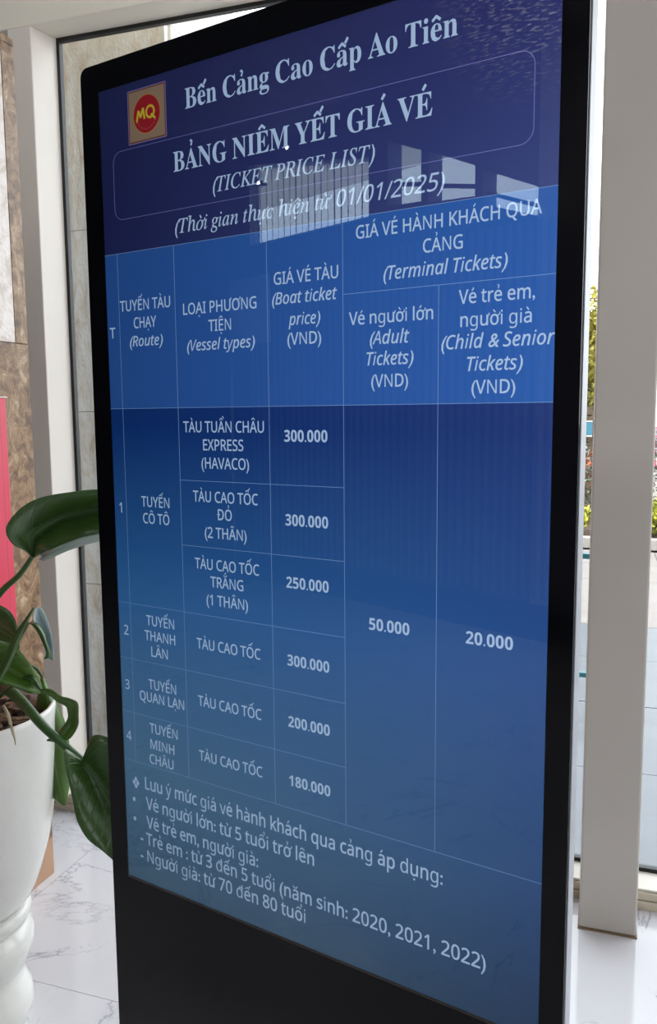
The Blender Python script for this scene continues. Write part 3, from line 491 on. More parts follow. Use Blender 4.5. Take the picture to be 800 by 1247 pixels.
(2,97):(561,[[376,544,288,555,236,552,185,541,140,526,92,504,127,420,170,439,206,452,244,461,283,464,327,458,358,441,377,408,384,354,384,333,302,330,186,316,103,281,53,225,36,149,49,74,87,21,145,-10,215,-20,278,-15,326,2,366,30,408,-10,490,-10,490,366,478,450,440,510],[315,249,383,252,383,215,372,150,341,106,294,80,235,71,199,76,171,90,153,113,147,148,156,189,182,219,232,239]]),
(2,99):(480,[[347,554,306,556,236,549,173,526,120,487,79,431,53,357,45,265,53,176,77,104,117,49,169,10,231,-13,300,-20,344,-18,381,-12,413,-3,448,12,448,112,405,94,374,85,339,78,300,76,237,88,193,124,165,183,156,265,194,411,306,459,332,457,426,431,460,523,423,538,387,547]]),
(2,100):(615,[[530,760,442,760,448,467,442,467,413,498,378,523,332,540,276,546,186,528,116,476,70,388,55,267,70,146,115,60,185,7,275,-10,332,-4,378,14,414,41,442,72,446,72,459,0,530,0],[226,459,288,473,363,460,410,420,435,354,443,266,443,250,434,168,409,110,361,75,289,63,226,76,182,116,155,180,146,265,155,350,182,417]]),
(2,101):(564,[[359,548,292,556,223,547,162,521,112,477,75,419,53,348,45,264,53,180,79,109,119,53,174,12,239,-12,313,-20,365,-18,410,-11,451,0,499,18,499,117,444,96,405,84,364,77,318,75,250,86,200,120,168,174,158,241,523,241,523,304,516,374,496,436,462,487,416,525],[239,454,291,464,345,454,381,425,403,380,410,331,160,331,172,381,199,427]]),
(2,103):(615,[[325,541,275,546,183,527,114,471,70,382,55,267,70,151,114,63,183,8,276,-10,374,10,442,71,446,71,443,-16,433,-79,404,-127,357,-157,295,-167,186,-157,97,-125,97,-206,183,-232,290,-240,397,-226,472,-182,515,-110,530,-9,530,536,460,536,448,465,443,465,410,501,371,526],[228,459,287,472,357,460,406,425,435,361,444,267,444,246,435,162,407,106,359,73,289,62,227,75,183,115,155,179,146,266,155,354,183,419]]),
(2,104):(618,[[183,770,75,770,75,-10,183,-10,183,276,191,358,215,415,258,450,329,462,412,432,440,341,440,-10,547,-10,547,350,534,441,495,506,430,543,341,555,289,550,240,533,198,506,169,472,179,472,182,498]]),
(2,105):(258,[[149,734,130,737,110,734,93,724,82,706,78,681,82,657,93,639,110,629,130,625,149,629,166,639,177,657,181,681,177,706,166,724],[173,536,85,536,85,0,173,0]]),
(2,107):(534,[[182,770,75,770,75,-10,182,-10,182,192,231,235,414,-10,545,-10,306,306,533,546,403,546,172,292,180,300,179,286,167,286]]),
(2,108):(258,[[183,770,75,770,75,-10,183,-10]]),
(2,109):(935,[[441,533,333,556,283,551,237,535,197,507,169,473,177,473,164,546,75,546,75,-10,183,-10,183,278,191,359,212,416,252,450,315,462,390,433,416,344,416,-10,523,-10,523,295,531,369,555,421,595,451,657,462,732,433,757,344,757,-10,864,-10,864,350,852,442,816,507,756,544,673,556,620,550,570,533,526,503,496,466,500,466]]),
(2,110):(618,[[431,544,343,556,291,551,242,535,198,507,169,473,177,473,164,546,75,546,75,-10,183,-10,183,277,191,359,215,416,259,450,329,462,412,432,440,341,440,-10,547,-10,547,350,534,442,495,507]]),
(2,111):(605,[[375,548,304,556,197,537,114,481,62,390,45,269,53,184,78,113,117,56,169,14,231,-12,301,-20,408,-1,491,56,544,148,561,269,553,353,529,424,489,481,438,522],[236,449,302,462,369,449,414,412,441,351,450,269,441,186,414,125,369,86,303,73,237,86,192,125,165,186,156,269,165,351,191,412]]),
(2,112):(615,[[433,538,340,556,279,550,231,531,194,503,168,473,177,473,165,546,75,546,75,-250,183,-250,181,26,194,31,232,5,280,-14,339,-20,433,-2,507,54,555,145,570,269,555,394,507,484],[324,462,384,449,425,411,450,350,459,270,455,215,444,167,426,127,400,98,367,79,326,73,256,86,214,122,191,184,183,269,183,285,193,365,217,420,258,451],[169,58,178,58,179,50]]),
(2,113):(615,[[336,550,276,556,183,538,109,482,61,391,45,267,60,143,108,53,181,-2,273,-20,333,-14,382,5,420,33,433,32,432,-250,540,-250,540,546,452,546,439,473,448,473,422,503,384,531],[230,450,288,463,357,450,401,414,425,353,433,266,433,249,424,169,399,115,357,84,290,73,231,86,190,122,165,183,156,265,165,348,189,411]]),
(2,114):(413,[[334,556,280,548,232,522,193,486,166,448,176,448,166,546,75,546,75,-10,183,-10,183,285,188,334,203,376,227,410,257,435,292,451,330,456,395,447,409,548,385,553]]),
(2,115):(479,[[300,554,252,556,168,547,101,517,56,469,41,405,46,361,63,326,89,298,123,275,165,255,260,216,294,199,316,184,330,170,337,156,339,140,332,112,313,91,277,76,222,71,177,74,132,84,91,98,42,119,42,17,82,0,121,-11,167,-18,220,-20,311,-10,382,22,429,75,444,148,439,190,424,225,398,253,365,277,324,297,196,350,171,364,156,378,148,392,145,408,151,431,169,448,201,460,246,464,283,462,320,454,355,444,398,427,436,516,388,535,346,546]]),
(2,116):(361,[[190,669,121,669,85,552,6,516,6,458,82,458,82,156,88,96,105,50,133,17,167,-5,207,-16,249,-20,274,-19,325,-10,349,-1,349,86,265,72,234,77,211,93,196,119,190,159,190,458,345,458,345,546,190,546]]),
(2,117):(618,[[178,546,69,546,69,184,82,93,121,29,186,-8,274,-20,326,-15,376,0,420,27,453,-10,543,-10,543,546,435,546,435,258,427,177,402,119,358,85,288,73,206,103,178,193]]),
(2,118):(508,[[94,536,0,536,203,0,304,0,508,536,414,536,255,78,251,78]]),
(2,121):(510,[[95,536,1,536,217,-2,189,-73,170,-112,145,-142,112,-162,70,-168,11,-162,11,-232,84,-240,154,-229,207,-195,247,-142,279,-74,510,536,415,536,260,85,256,85,249,119]]),
(2,10070):(1047,[[747,631,526,855,302,631,526,409],[1015,363,794,585,572,363,794,139],[481,363,257,585,32,363,257,139],[747,94,526,318,302,94,526,-127]]),
(3,46):(219,[[154,96,109,115,64,96,45,51,64,6,109,-13,154,6,173,51]]),
(3,48):(572,[[398,704,285,729,202,718,136,684,88,630,56,556,38,465,32,357,47,203,93,85,171,11,285,-14,369,-3,434,31,482,85,514,159,533,250,539,357,524,513,477,630],[285,599,330,584,359,539,376,463,381,357,376,250,359,175,330,131,285,116,240,131,211,175,195,251,190,357,195,463,211,539,240,584]]),
(3,49):(572,[[413,714,289,714,59,531,132,440,266,555,262,0,413,0]]),
(3,50):(572,[[358,718,293,724,234,720,184,710,141,693,104,672,70,648,38,622,120,525,162,556,202,579,242,593,282,598,318,593,346,577,363,551,369,513,365,479,354,447,335,414,307,379,40,105,40,0,539,0,539,127,228,127,228,134,428,327,467,375,496,424,513,475,519,531,512,583,492,630,458,669,414,699]]),
(3,51):(572,[[372,717,272,728,199,723,136,708,83,685,33,655,108,545,140,564,174,581,214,594,261,598,307,593,337,577,353,553,359,521,356,496,347,474,330,455,302,441,261,432,203,429,144,429,144,305,202,305,261,302,305,295,336,282,356,265,366,243,370,217,362,173,339,141,296,121,228,114,184,117,135,126,86,141,34,163,34,26,134,-4,244,-14,336,-7,409,15,465,49,505,94,528,148,536,208,525,273,490,324,434,359,361,376,361,373,419,395,469,433,504,486,515,554,499,628,449,683]]),
(3,53):(572,[[86,718,59,348,122,314,203,329,231,330,335,304,370,225,361,177,336,144,294,124,236,117,189,120,139,130,91,145,45,165,45,26,88,8,135,-4,186,-11,241,-14,366,3,457,53,512,134,530,239,523,305,500,360,464,403,418,435,362,454,300,460,213,451,226,582,481,582,481,718]]),
(3,56):(572,[[346,722,286,727,227,722,172,708,124,684,86,650,61,606,53,552,62,492,87,443,125,403,165,373,117,344,72,303,41,249,31,181,48,100,98,38,178,-1,286,-14,356,-8,418,10,469,40,508,80,532,129,540,185,535,231,518,270,493,304,461,334,425,359,394,377,439,404,481,443,509,491,518,551,510,605,486,650,448,684,401,708],[252,604,285,609,318,604,345,591,362,569,368,540,362,507,343,481,316,461,286,445,255,462,228,483,209,508,203,540,209,569,226,591],[240,284,279,306,338,270,359,253,377,234,388,213,392,189,385,155,365,128,332,111,284,105,238,111,205,129,186,156,179,190,186,226,207,257]]),
(4,38):(625,[[412,634,287,680,152,634,101,513,126,423,175,356,65,270,17,153,72,30,199,-19,303,4,414,80,489,-10,642,-10,495,160,558,245,609,349,489,349,455,287,422,245,340,338,430,423,462,522],[237,559,282,575,330,558,349,515,334,470,272,419,238,463,219,520],[165,216,244,275,342,162,279,112,210,92,160,110,137,153]]),
(4,40):(323,[[327,704,253,704,107,486,54,232,107,-22,253,-240,327,-240,212,-15,177,232,212,479]]),
(4,41):(323,[[70,704,-4,704,111,479,146,232,111,-15,-4,-240,70,-240,216,-22,269,232,216,486]]),
(4,65):(562,[[331,714,-57,0,41,0,157,222,398,222,425,0,513,0,425,714],[358,617,361,617,389,302,200,302]]),
(4,66):(600,[[184,724,29,-10,269,-10,346,-4,414,16,472,48,516,94,544,152,553,222,544,279,518,325,478,357,438,374,438,365,498,385,552,425,588,480,599,550,584,629,539,683,468,714,378,724],[273,627,365,627,423,621,459,604,479,577,486,539,481,502,466,473,442,450,412,433,375,423,334,420,229,420],[209,326,312,326,373,318,411,296,432,263,439,222,428,164,396,122,344,95,271,86,158,86]]),
(4,67):(587,[[554,724,458,734,382,727,314,706,254,673,202,631,159,580,124,523,96,461,77,395,66,329,62,263,79,146,132,56,216,-1,325,-20,379,-18,423,-12,464,-2,510,13,510,112,459,96,421,87,382,81,343,79,273,92,221,128,188,187,177,265,181,331,194,397,216,460,246,517,286,565,334,603,391,627,458,635,498,632,533,625,564,614,601,597,646,690]]),
(4,82):(573,[[184,724,29,-10,138,-10,200,285,302,285,404,-10,523,-10,404,309,479,341,537,393,569,458,579,534,521,677,350,724],[273,626,340,626,398,620,437,604,459,575,467,527,456,468,425,422,369,392,285,381,220,381]]),
(4,83):(505,[[394,731,340,734,277,728,218,709,168,678,129,635,103,581,95,517,99,472,112,434,133,402,161,374,193,349,284,290,319,261,337,233,343,200,338,161,322,131,297,108,265,91,228,81,186,78,137,81,93,91,56,104,9,126,9,15,52,-2,92,-12,135,-18,185,-20,295,-6,382,37,438,109,457,207,452,254,437,294,414,327,384,355,348,381,251,443,232,460,220,477,213,498,210,523,219,570,246,605,288,627,340,635,379,632,417,623,452,610,490,593,532,687,483,709,441,723]]),
(4,84):(501,[[601,724,99,724,78,625,274,625,140,-10,250,-10,385,625,581,625]]),
(4,86):(552,[[180,714,92,714,169,0,264,0,644,714,545,714,236,101,234,101]]),
(4,97):(568,[[362,549,311,556,253,548,200,525,153,488,114,440,82,383,58,318,43,247,38,173,48,91,81,30,131,-8,193,-20,250,-12,300,14,345,51,355,-10,444,-10,562,546,476,546,444,463,452,463,434,494,403,526],[320,462,355,455,382,435,400,404,406,364,404,321,400,296,393,269,375,216,350,168,321,128,289,98,255,79,222,73,191,79,168,97,153,127,148,171,151,228,161,282,177,331,199,375,225,412,254,439,286,456]]),
(4,99):(453,[[364,554,328,556,265,549,207,526,157,491,115,446,82,392,58,329,43,262,38,190,52,99,96,33,163,-7,247,-20,288,-18,325,-11,359,0,395,15,395,111,289,75,256,73,211,81,177,104,155,140,148,191,154,262,171,327,199,383,236,426,279,453,330,462,359,460,386,454,442,434,474,526,434,540,400,549]]),
(4,100):(579,[[609,770,502,770,442,463,452,463,434,494,404,526,363,548,311,555,250,547,196,524,149,487,110,438,79,381,56,316,43,246,38,173,48,90,81,29,131,-8,193,-20,249,-12,298,14,340,50,353,-10,444,-10],[317,462,359,455,386,435,401,404,407,364,403,307,390,253,370,203,345,160,315,123,284,96,253,79,224,73,168,97,148,172,151,225,161,279,176,329,197,373,222,410,251,438,282,456]]),
(4,101):(499,[[386,547,316,556,254,548,199,524,152,486,112,438,80,383,57,321,43,257,38,192,51,105,91,37,156,-6,241,-20,291,-17,332,-9,370,4,414,22,414,119,362,96,327,84,293,76,258,73,209,81,175,105,154,144,148,222,257,228,338,248,401,279,445,320,470,368,479,421,469,478,437,521],[312,463,340,459,359,449,369,434,373,414,366,382,345,356,312,337,268,323,216,316,167,313,188,370,226,421,268,453]]),
(4,104):(579,[[289,770,181,770,16,-10,124,-10,175,229,197,307,226,367,260,411,296,440,332,456,364,462,392,458,410,446,420,428,424,402,422,376,342,-10,450,-10,533,409,523,471,494,518,447,546,388,555,345,551,307,537,274,517,245,493,220,468,215,446,202,446]]),
(4,105):(258,[[259,725,224,736,199,731,181,717,169,696,165,672,168,652,179,638,194,628,213,625,233,629,252,643,266,663,270,691],[230,536,142,536,28,0,116,0]]),
(4,107):(495,[[289,770,180,770,15,-10,124,-10,165,188,224,235,335,-10,454,-10,307,304,549,546,417,546,163,287,181,295]]),
(4,108):(258,[[289,770,181,770,15,-10,123,-10]]),
(4,109):(875,[[432,548,380,556,339,552,303,538,271,518,244,494,203,447,214,447,225,546,134,546,16,-10,124,-10,175,229,197,307,225,367,257,411,291,440,324,457,354,462,380,458,396,447,406,428,409,402,407,376,327,-10,435,-10,488,240,508,312,535,368,567,411,600,440,633,456,663,462,690,458,707,447,717,430,721,405,638,-10,747,-10,829,415,820,474,792,519,748,547,689,556,647,551,610,538,576,517,546,491,519,463,500,437,509,437,498,481,472,522]]),
(4,110):(579,[[449,550,388,559,345,555,307,541,273,521,244,497,228,549,131,549,12,-13,126,-13,178,228,200,305,229,365,262,408,298,437,333,454,363,459,407,445,422,403,338,-13,452,-13,536,415,526,475,497,521]]),
(4,111):(563,[[403,539,316,553,251,545,194,521,146,484,107,438,77,383,55,324,42,261,38,198,52,109,94,40,161,-4,248,-18,313,-10,370,14,418,51,457,97,487,152,509,211,522,274,526,336,512,425,470,495],[317,460,350,456,375,443,393,425,406,401,413,374,416,346,410,266,393,198,367,145,333,106,295,83,253,75,208,83,175,106,154,143,147,195,152,265,168,329,194,383,228,425,269,451]]),
(4,112):(579,[[448,543,385,555,329,547,279,521,236,484,202,446,213,446,225,546,134,546,-34,-250,73,-250,132,36,145,41,176,9,217,-13,269,-20,329,-12,383,11,429,48,468,97,499,155,522,219,535,289,540,362,530,445,498,506],[325,456,354,462,410,438,430,363,427,310,418,256,403,206,383,162,358,125,329,97,297,79,262,73,221,80,193,100,176,131,170,171,174,228,187,282,207,332,232,375,262,412,293,439],[126,72,136,72,135,62]]),
(4,114):(398,[[333,552,299,539,270,520,245,497,203,447,214,447,225,546,134,546,16,-10,124,-10,178,243,192,294,214,344,242,389,276,425,315,448,360,456,383,455,418,449,441,546]]),
(4,115):(432,[[298,553,250,556,172,545,111,512,71,460,58,394,66,344,89,303,127,268,221,208,246,188,259,169,263,146,256,117,236,94,201,78,152,72,112,75,74,85,39,99,-5,122,-5,18,32,1,67,-10,108,-18,155,-20,243,-9,313,24,358,79,373,155,364,209,337,251,297,284,206,340,181,360,170,378,166,399,172,424,188,444,214,457,250,462,290,459,323,452,389,426,425,515,383,532,343,544]]),
(4,116):(332,[[268,668,198,668,135,555,43,516,32,459,115,459,47,106,57,48,88,8,132,-13,185,-20,234,-14,279,1,279,88,199,72,178,75,165,85,158,99,155,117,224,459,358,459,376,546,241,546]]),
(4,117):(579,[[237,546,128,546,45,122,55,62,84,17,131,-11,189,-20,233,-16,271,-2,304,18,332,42,357,68,353,-10,444,-10,562,546,455,546,404,307,382,229,353,169,319,125,282,96,246,79,214,73,186,77,168,89,158,107,154,132,156,159]]),
(4,121):(467,[[136,536,48,536,129,-8,94,-70,67,-112,39,-143,8,-162,-30,-168,-94,-159,-94,-230,-25,-240,39,-231,91,-203,134,-156,175,-90,515,536,421,536,187,72,184,72]]),
}

SHEAR = {'SI': 0.22, 'I': 0.2, 'J': 0.2}
STYLE = {'SB': 0, 'SI': 1, 'N': 2, 'B': 3, 'I': 4, 'J': 4}
MARK = {'\u0301': 'acute', '\u0300': 'grave', '\u0309': 'hook', '\u0302': 'circ', '\u0306': 'breve', '\u0323': 'dot', '\u031b': 'horn', '\u0303': 'tilde'}
def split(t):
    t = t.replace('Đ', 'D\u0335').replace('đ', 'd\u0336'); out = []
    for ch in unicodedata.normalize('NFD', t):
        if ch in MARK: out[-1][1].append(MARK[ch])
        elif ch == '\u0335': out[-1][1].append('Dbar')
        elif ch == '\u0336': out[-1][1].append('dbar')
        else: out.append((ch, []))
    return out
TEXT = [
('SB','Bến Cảng Cao Cấp Ao Tiên',.1661,.5645,1.1544),('SB','BẢNG NIÊM YẾT GIÁ VÉ',.1419,.5344,1.076),('SI','(TICKET PRICE LIST)',.2116,.4601,1.0390),('SI','(Thời gian thực hiện từ 01/01/2025)',.1417,.5503,.9935),
('N','TUYẾN TÀU',.0283,.1283,.8949),('N','CHẠY',.0553,.1002,.8694),('I','(Route)',.0461,.1119,.8433),('N','LOẠI PHƯƠNG',.1522,.2812,.8819),('N','TIỆN',.1977,.2375,.8565),('I','(Vessel types)',.1578,.2774,.8317),
('N','GIÁ VÉ TÀU',.3099,.4082,.909),('I','(Boat ticket',.3068,.4063,.8838),('I','price)',.3325,.3813,.8562),('N','(VND)',.3301,.3825,.8312),
('N','GIÁ VÉ HÀNH KHÁCH QUA',.4338,.6633,.9523),('N','CẢNG',.5235,.573,.9262),('J','(Terminal Tickets)',.4717,.6261,.9004),
('N','Vé người lớn',.4233,.5371,.8505),('J','(Adult',.4529,.5064,.8255),('J','Tickets)',.4482,.5119,.8005),('N','(VND)',.4545,.505,.774),
('N','Vé trẻ em,',.5687,.6575,.8648),('N','người già',.571,.6544,.8392),('J','(Child & Senior',.5478,.6805,.8148),('J','Tickets)',.5797,.6453,.7893),('N','(VND)',.5854,.6374,.7635),('N','T',.0050,.0165,.8575),
('N','TÀU TUẦN CHÂU',.1464,.2899,.718),('N','EXPRESS',.1825,.2544,.6928),('N','(HAVACO)',.1785,.2637,.6672),('B','300.000',.323,.3905,.7063),
('N','TUYẾN',.0581,.1148,.6066),('N','CÔ TÔ',.0604,.1138,.5815),('N','1',.0110,.0165,.5948),('N','TÀU CAO TỐC',.1612,.2776,.6195),('N','ĐỎ',.2049,.2316,.595),('N','(2 THÂN)',.1813,.257,.5684),('B','300.000',.323,.3905,.595),
('N','TÀU CAO TỐC',.1612,.2776,.522),('N','TRẮNG',.1897,.2494,.4972),('N','(1 THÂN)',.1813,.257,.4705),('B','250.000',.323,.3905,.5104),
('N','TUYẾN',.0597,.1168,.4244),('N','THANH',.0552,.1179,.4005),('N','LÂN',.0679,.1019,.376),('N','2',.0110,.0205,.4029),('N','TÀU CAO TỐC',.1605,.2772,.403),('B','300.000',.323,.3905,.4028),
('N','TUYẾN',.0597,.1168,.3236),('N','QUAN LẠN',.04,.1321,.3025),('N','3',.009,.0183,.3149),('N','TÀU CAO TỐC',.16,.277,.3158),('B','200.000',.323,.3905,.3161),
('N','TUYẾN',.0587,.1168,.2531),('N','MINH',.0593,.1093,.2273),('N','CHÂU',.0564,.1066,.2029),('N','4',.0076,.0186,.2313),('N','TÀU CAO TỐC',.159,.2768,.2314),('B','180.000',.323,.3905,.2313),
('B','50.000',.4508,.5078,.4699),('B','20.000',.5822,.6401,.4708),
('N','Lưu ý mức giá vé hành khách qua cảng áp dụng:',.0445,.5552,.1575,.0196),('N','Vé người lớn: từ 5 tuổi trở lên',.045,.363,.1247,.0196),('N','Vé trẻ em, người già:',.0449,.2661,.0932,.0196),
('N','- Trẻ em : từ 3 đến 5 tuổi (năm sinh: 2020, 2021, 2022)',.0301,.6134,.0645,.0196),('N','- Người già: từ 70 đến 80 tuổi',.0287,.3475,.0352,.0196),
('N','❖',.0170,.0320,.1555,.0150),
]
CAPH = {'SB': 0.0262, 'SI': 0.0186, 'N': 0.0152, 'B': 0.0152, 'I': 0.0150, 'J': 0.0156}
from mathutils.geometry import tessellate_polygon
SHEARED_HERE = "()&0123456789/:,.-"      # characters stored upright and slanted with their line
GL = {}
def s_area(l): return sum(p.x * q.y - q.x * p.y for p, q in zip(l, l[1:] + l[:1]))
def inside(p, l):
    r = False
    for a, b in zip(l, l[1:] + l[:1]):
        if (a.y > p.y) != (b.y > p.y) and p.x < (b.x - a.x) * (p.y - a.y) / (b.y - a.y) + a.x: r = not r
    return r
for k_, (ad_, cs_) in GLYPHS.items():
    lp_ = [[Vector((c[i] / 1000, c[i + 1] / 1000, 0)) for i in range(0, len(c), 2)] for c in cs_]
    vv_, ff_ = [], []
    for o_ in lp_:
        if s_area(o_) < 0: continue
        grp = [o_] + [h for h in lp_ if s_area(h) < 0 and inside(h[0], o_)]; b0 = len(vv_)
        vv_ += [(p.x, p.y) for l in grp for p in l]; ff_ += [tuple(b0 + i for i in t) for t in tessellate_polygon(grp)]
    GL[k_] = (vv_, ff_, ad_ / 1000)
def quad(P, a, b, w):
    """stroke from a to b with width w"""
    d = Vector((b[0] - a[0], b[1] - a[1])).normalized() * w / 2; n = (-d.y, d.x)
    P.append([(a[0] + n[0], a[1] + n[1]), (b[0] + n[0], b[1] + n[1]), (b[0] - n[0], b[1] - n[1]), (a[0] - n[0], a[1] - n[1])])
def accents(marks, x0, x1, top, upper, bold):
    P = []; w = 0.085 if bold else 0.062; cx = (x0 + x1) / 2; y = top + 0.075
    base = [q for q in marks if q in ('circ', 'breve')]
    if 'circ' in base:
        quad(P, (cx - 0.15, y), (cx + 0.01, y + 0.12), w); quad(P, (cx + 0.15, y), (cx - 0.01, y + 0.12), w)
    if 'breve' in base:
        pts = [(cx + 0.14 * math.cos(a), y + 0.12 + 0.12 * math.sin(a)) for a in [math.pi + math.pi * i / 6 for i in range(7)]]
        for a, b in zip(pts, pts[1:]): quad(P, a, b, w)
    for q in marks:
        ax, ay = (cx + 0.17, y + 0.10) if 'circ' in base else (cx, y + (0.15 if 'breve' in base else 0))
        if q == 'acute': quad(P, (ax - 0.05, ay), (ax + 0.07, ay + 0.15), w * 1.1)
        if q == 'grave':
            if 'circ' in base: ax = cx + 0.2
            quad(P, (ax + 0.05, ay), (ax - 0.07, ay + 0.15), w * 1.1)
        if q == 'hook':
            pts = [(ax + 0.055 * math.cos(a), ay + 0.13 + 0.055 * math.sin(a)) for a in [math.radians(d) for d in (150, 90, 40, -10, -60)]] + [(ax, ay)]
            for a, b in zip(pts, pts[1:]): quad(P, a, b, w * 0.85)
        if q == 'dot': P.append([(cx + 0.06 * math.cos(a), -0.17 + 0.06 * math.sin(a)) for a in [i * math.pi / 4 for i in range(8)]])
        if q == 'horn':
            hx = x1 - 0.05; hy = top - 0.06
            pts = [(hx - 0.02, hy - 0.02), (hx + 0.06, hy + 0.0), (hx + 0.11, hy + 0.06), (hx + 0.11, hy + 0.14)]
            for a, b in zip(pts, pts[1:]): quad(P, a, b, w)
        if q == 'Dbar': quad(P, (x0 - 0.09, 0.36), (x0 + 0.22, 0.36), w)
        if q == 'dbar': quad(P, (x1 - 0.30, 0.60), (x1 + 0.06, 0.60), w)
    return P
def set_text(bm, s, txt, u0, u1, v, ch=None, y=-0.0009):
    sh = SHEAR.get(s, 0); pen = 0; V = []; Fc = []
    for c, marks in split(txt):
        if c == ' ': pen += 0.25; continue
        gv, gf, adv = GL[(STYLE[s], ord(c))]
        need_shear = sh if c in SHEARED_HERE else 0
        b0 = len(V); V += [(pen + q[0] + need_shear * q[1], q[1]) for q in gv]; Fc += [tuple(b0 + i for i in f) for f in gf]
        if marks:
            # measured without slant, then slanted with the rest
            top = max(q[1] for q in gv); un = [q[0] - sh * q[1] for q in gv] if sh else [q[0] for q in gv]
            if c == 'g': top = 0.53
            for poly in accents(marks, min(un), max(un), top, c.isupper(), s in ('SB', 'B')):
                b0 = len(V); V += [(pen + q[0] + sh * q[1], q[1]) for q in poly]; Fc.append(tuple(range(b0, b0 + len(poly))))
        pen += adv
    xa = min(q[0] for q in V); xb = max(q[0] for q in V)
    sz = (ch or CAPH[s]) / 0.714 * (1.05 if s in ('SB', 'SI') else 1); fx = (u1 - u0) / (xb - xa)
    vv = []
    for q in V:
        a, b = K(u0 + (q[0] - xa) * fx, v + q[1] * sz); vv.append(bm.verts.new((a, y, b)))
    for f in Fc:
        try: bm.faces.new([vv[i] for i in f])
        except ValueError: pass
M_txt = emit('letter_light', srgb(178, 204, 236), 1.0, 1.35)
for t in TEXT:
    s, txt, u0, u1, v = t[:5]; ch = t[5] if len(t) > 5 else None
    k = 'title_line' if s == 'SB' else 'subtitle_line' if s == 'SI' else 'note_line' if v < 0.19 else 'header_line' if v > 0.75 else 'table_entry'
    bm = bmesh.new(); set_text(bm, s, txt, u0, u1, v, ch); obj(k, bm, M_txt, disp)
for v in (0.1310, 0.0985):
    a, b = K(0.0165, v); obj('bullet', box(a, a + 0.0052, -0.0009, -0.0008, b, b + 0.0062), M_txt, disp)
# emblem at the top left of the slide
def flat(name, pts, y, m):
    bm = bmesh.new(); f = bm.faces.new([bm.verts.new((K(*p)[0], y, K(*p)[1])) for p in pts]); return obj(name, bm, m, disp, recalc=False)
lx0, lx1, lv0, lv1 = 0.0578, 0.1312, 1.1256, 1.1984
flat('emblem_border', [(lx0, lv0), (lx1, lv0), (lx1, lv1), (lx0, lv1)], -0.0005, emit('emblem_pale_line', srgb(150, 135, 190), 1))
e = 0.0011; flat('emblem_rim', [(lx0 + e, lv0 + e), (lx1 - e, lv0 + e), (lx1 - e, lv1 - e), (lx0 + e, lv1 - e)], -0.0006, emit('emblem_brown', srgb(120, 70, 62), 1))
e = 0.0030; flat('emblem_field', [(lx0 + e, lv0 + e), (lx1 - e, lv0 + e), (lx1 - e, lv1 - e), (lx0 + e, lv1 - e)], -0.0007, emit('emblem_tan', srgb(160, 136, 112), 1))
def disc(r, y, nm, m, cx=0.0945, cv=1.1622): flat(nm, [(cx + r * math.cos(i * math.pi / 18), cv + r * math.sin(i * math.pi / 18)) for i in range(36)], y, m)
disc(0.0268, -0.0008, 'emblem_ring', emit('emblem_ring_yellow', srgb(190, 140, 90), 1)); disc(0.0252, -0.0009, 'emblem_disc', emit('emblem_red', srgb(170, 32, 44), 1))
lb = bmesh.new()
def stroke(pts, w, y):
    P = []
    for a, b in zip(pts, pts[1:]): quad(P, a, b, w)
    for poly in P:
        f = lb.faces.new([lb.verts.new((K(*q)[0], y, K(*q)[1])) for q in poly])
stroke([(0.0752, 1.1538), (0.0790, 1.1688), (0.0830, 1.1590), (0.0880, 1.1712), (0.0905, 1.1560)], 0.0034, -0.0011)
cc = [(0.1015 + 0.0075 * math.cos(a), 1.1640 + 0.0078 * math.sin(a)) for a in [i * math.pi / 8 for i in range(17)]]
stroke(cc, 0.0032, -0.0011); stroke([(0.1030, 1.1605), (0.1110, 1.1535)], 0.0032, -0.0011)
obj('emblem_letters', lb, emit('emblem_yellow', srgb(226, 206, 62), 1), disp, recalc=False)
lb = bmesh.new()
for i in range(9):
    a = math.radians(212 + i * 14.5); cx, cv = 0.0945 + 0.0198 * math.cos(a), 1.1622 + 0.0198 * math.sin(a)
    stroke([(cx - 0.0011, cv - 0.0007), (cx + 0.0011, cv + 0.0007)], 0.0012, -0.0011)
obj('emblem_small_marks', lb, emit('emblem_pale', srgb(190, 120, 130), 1), disp, recalc=False)
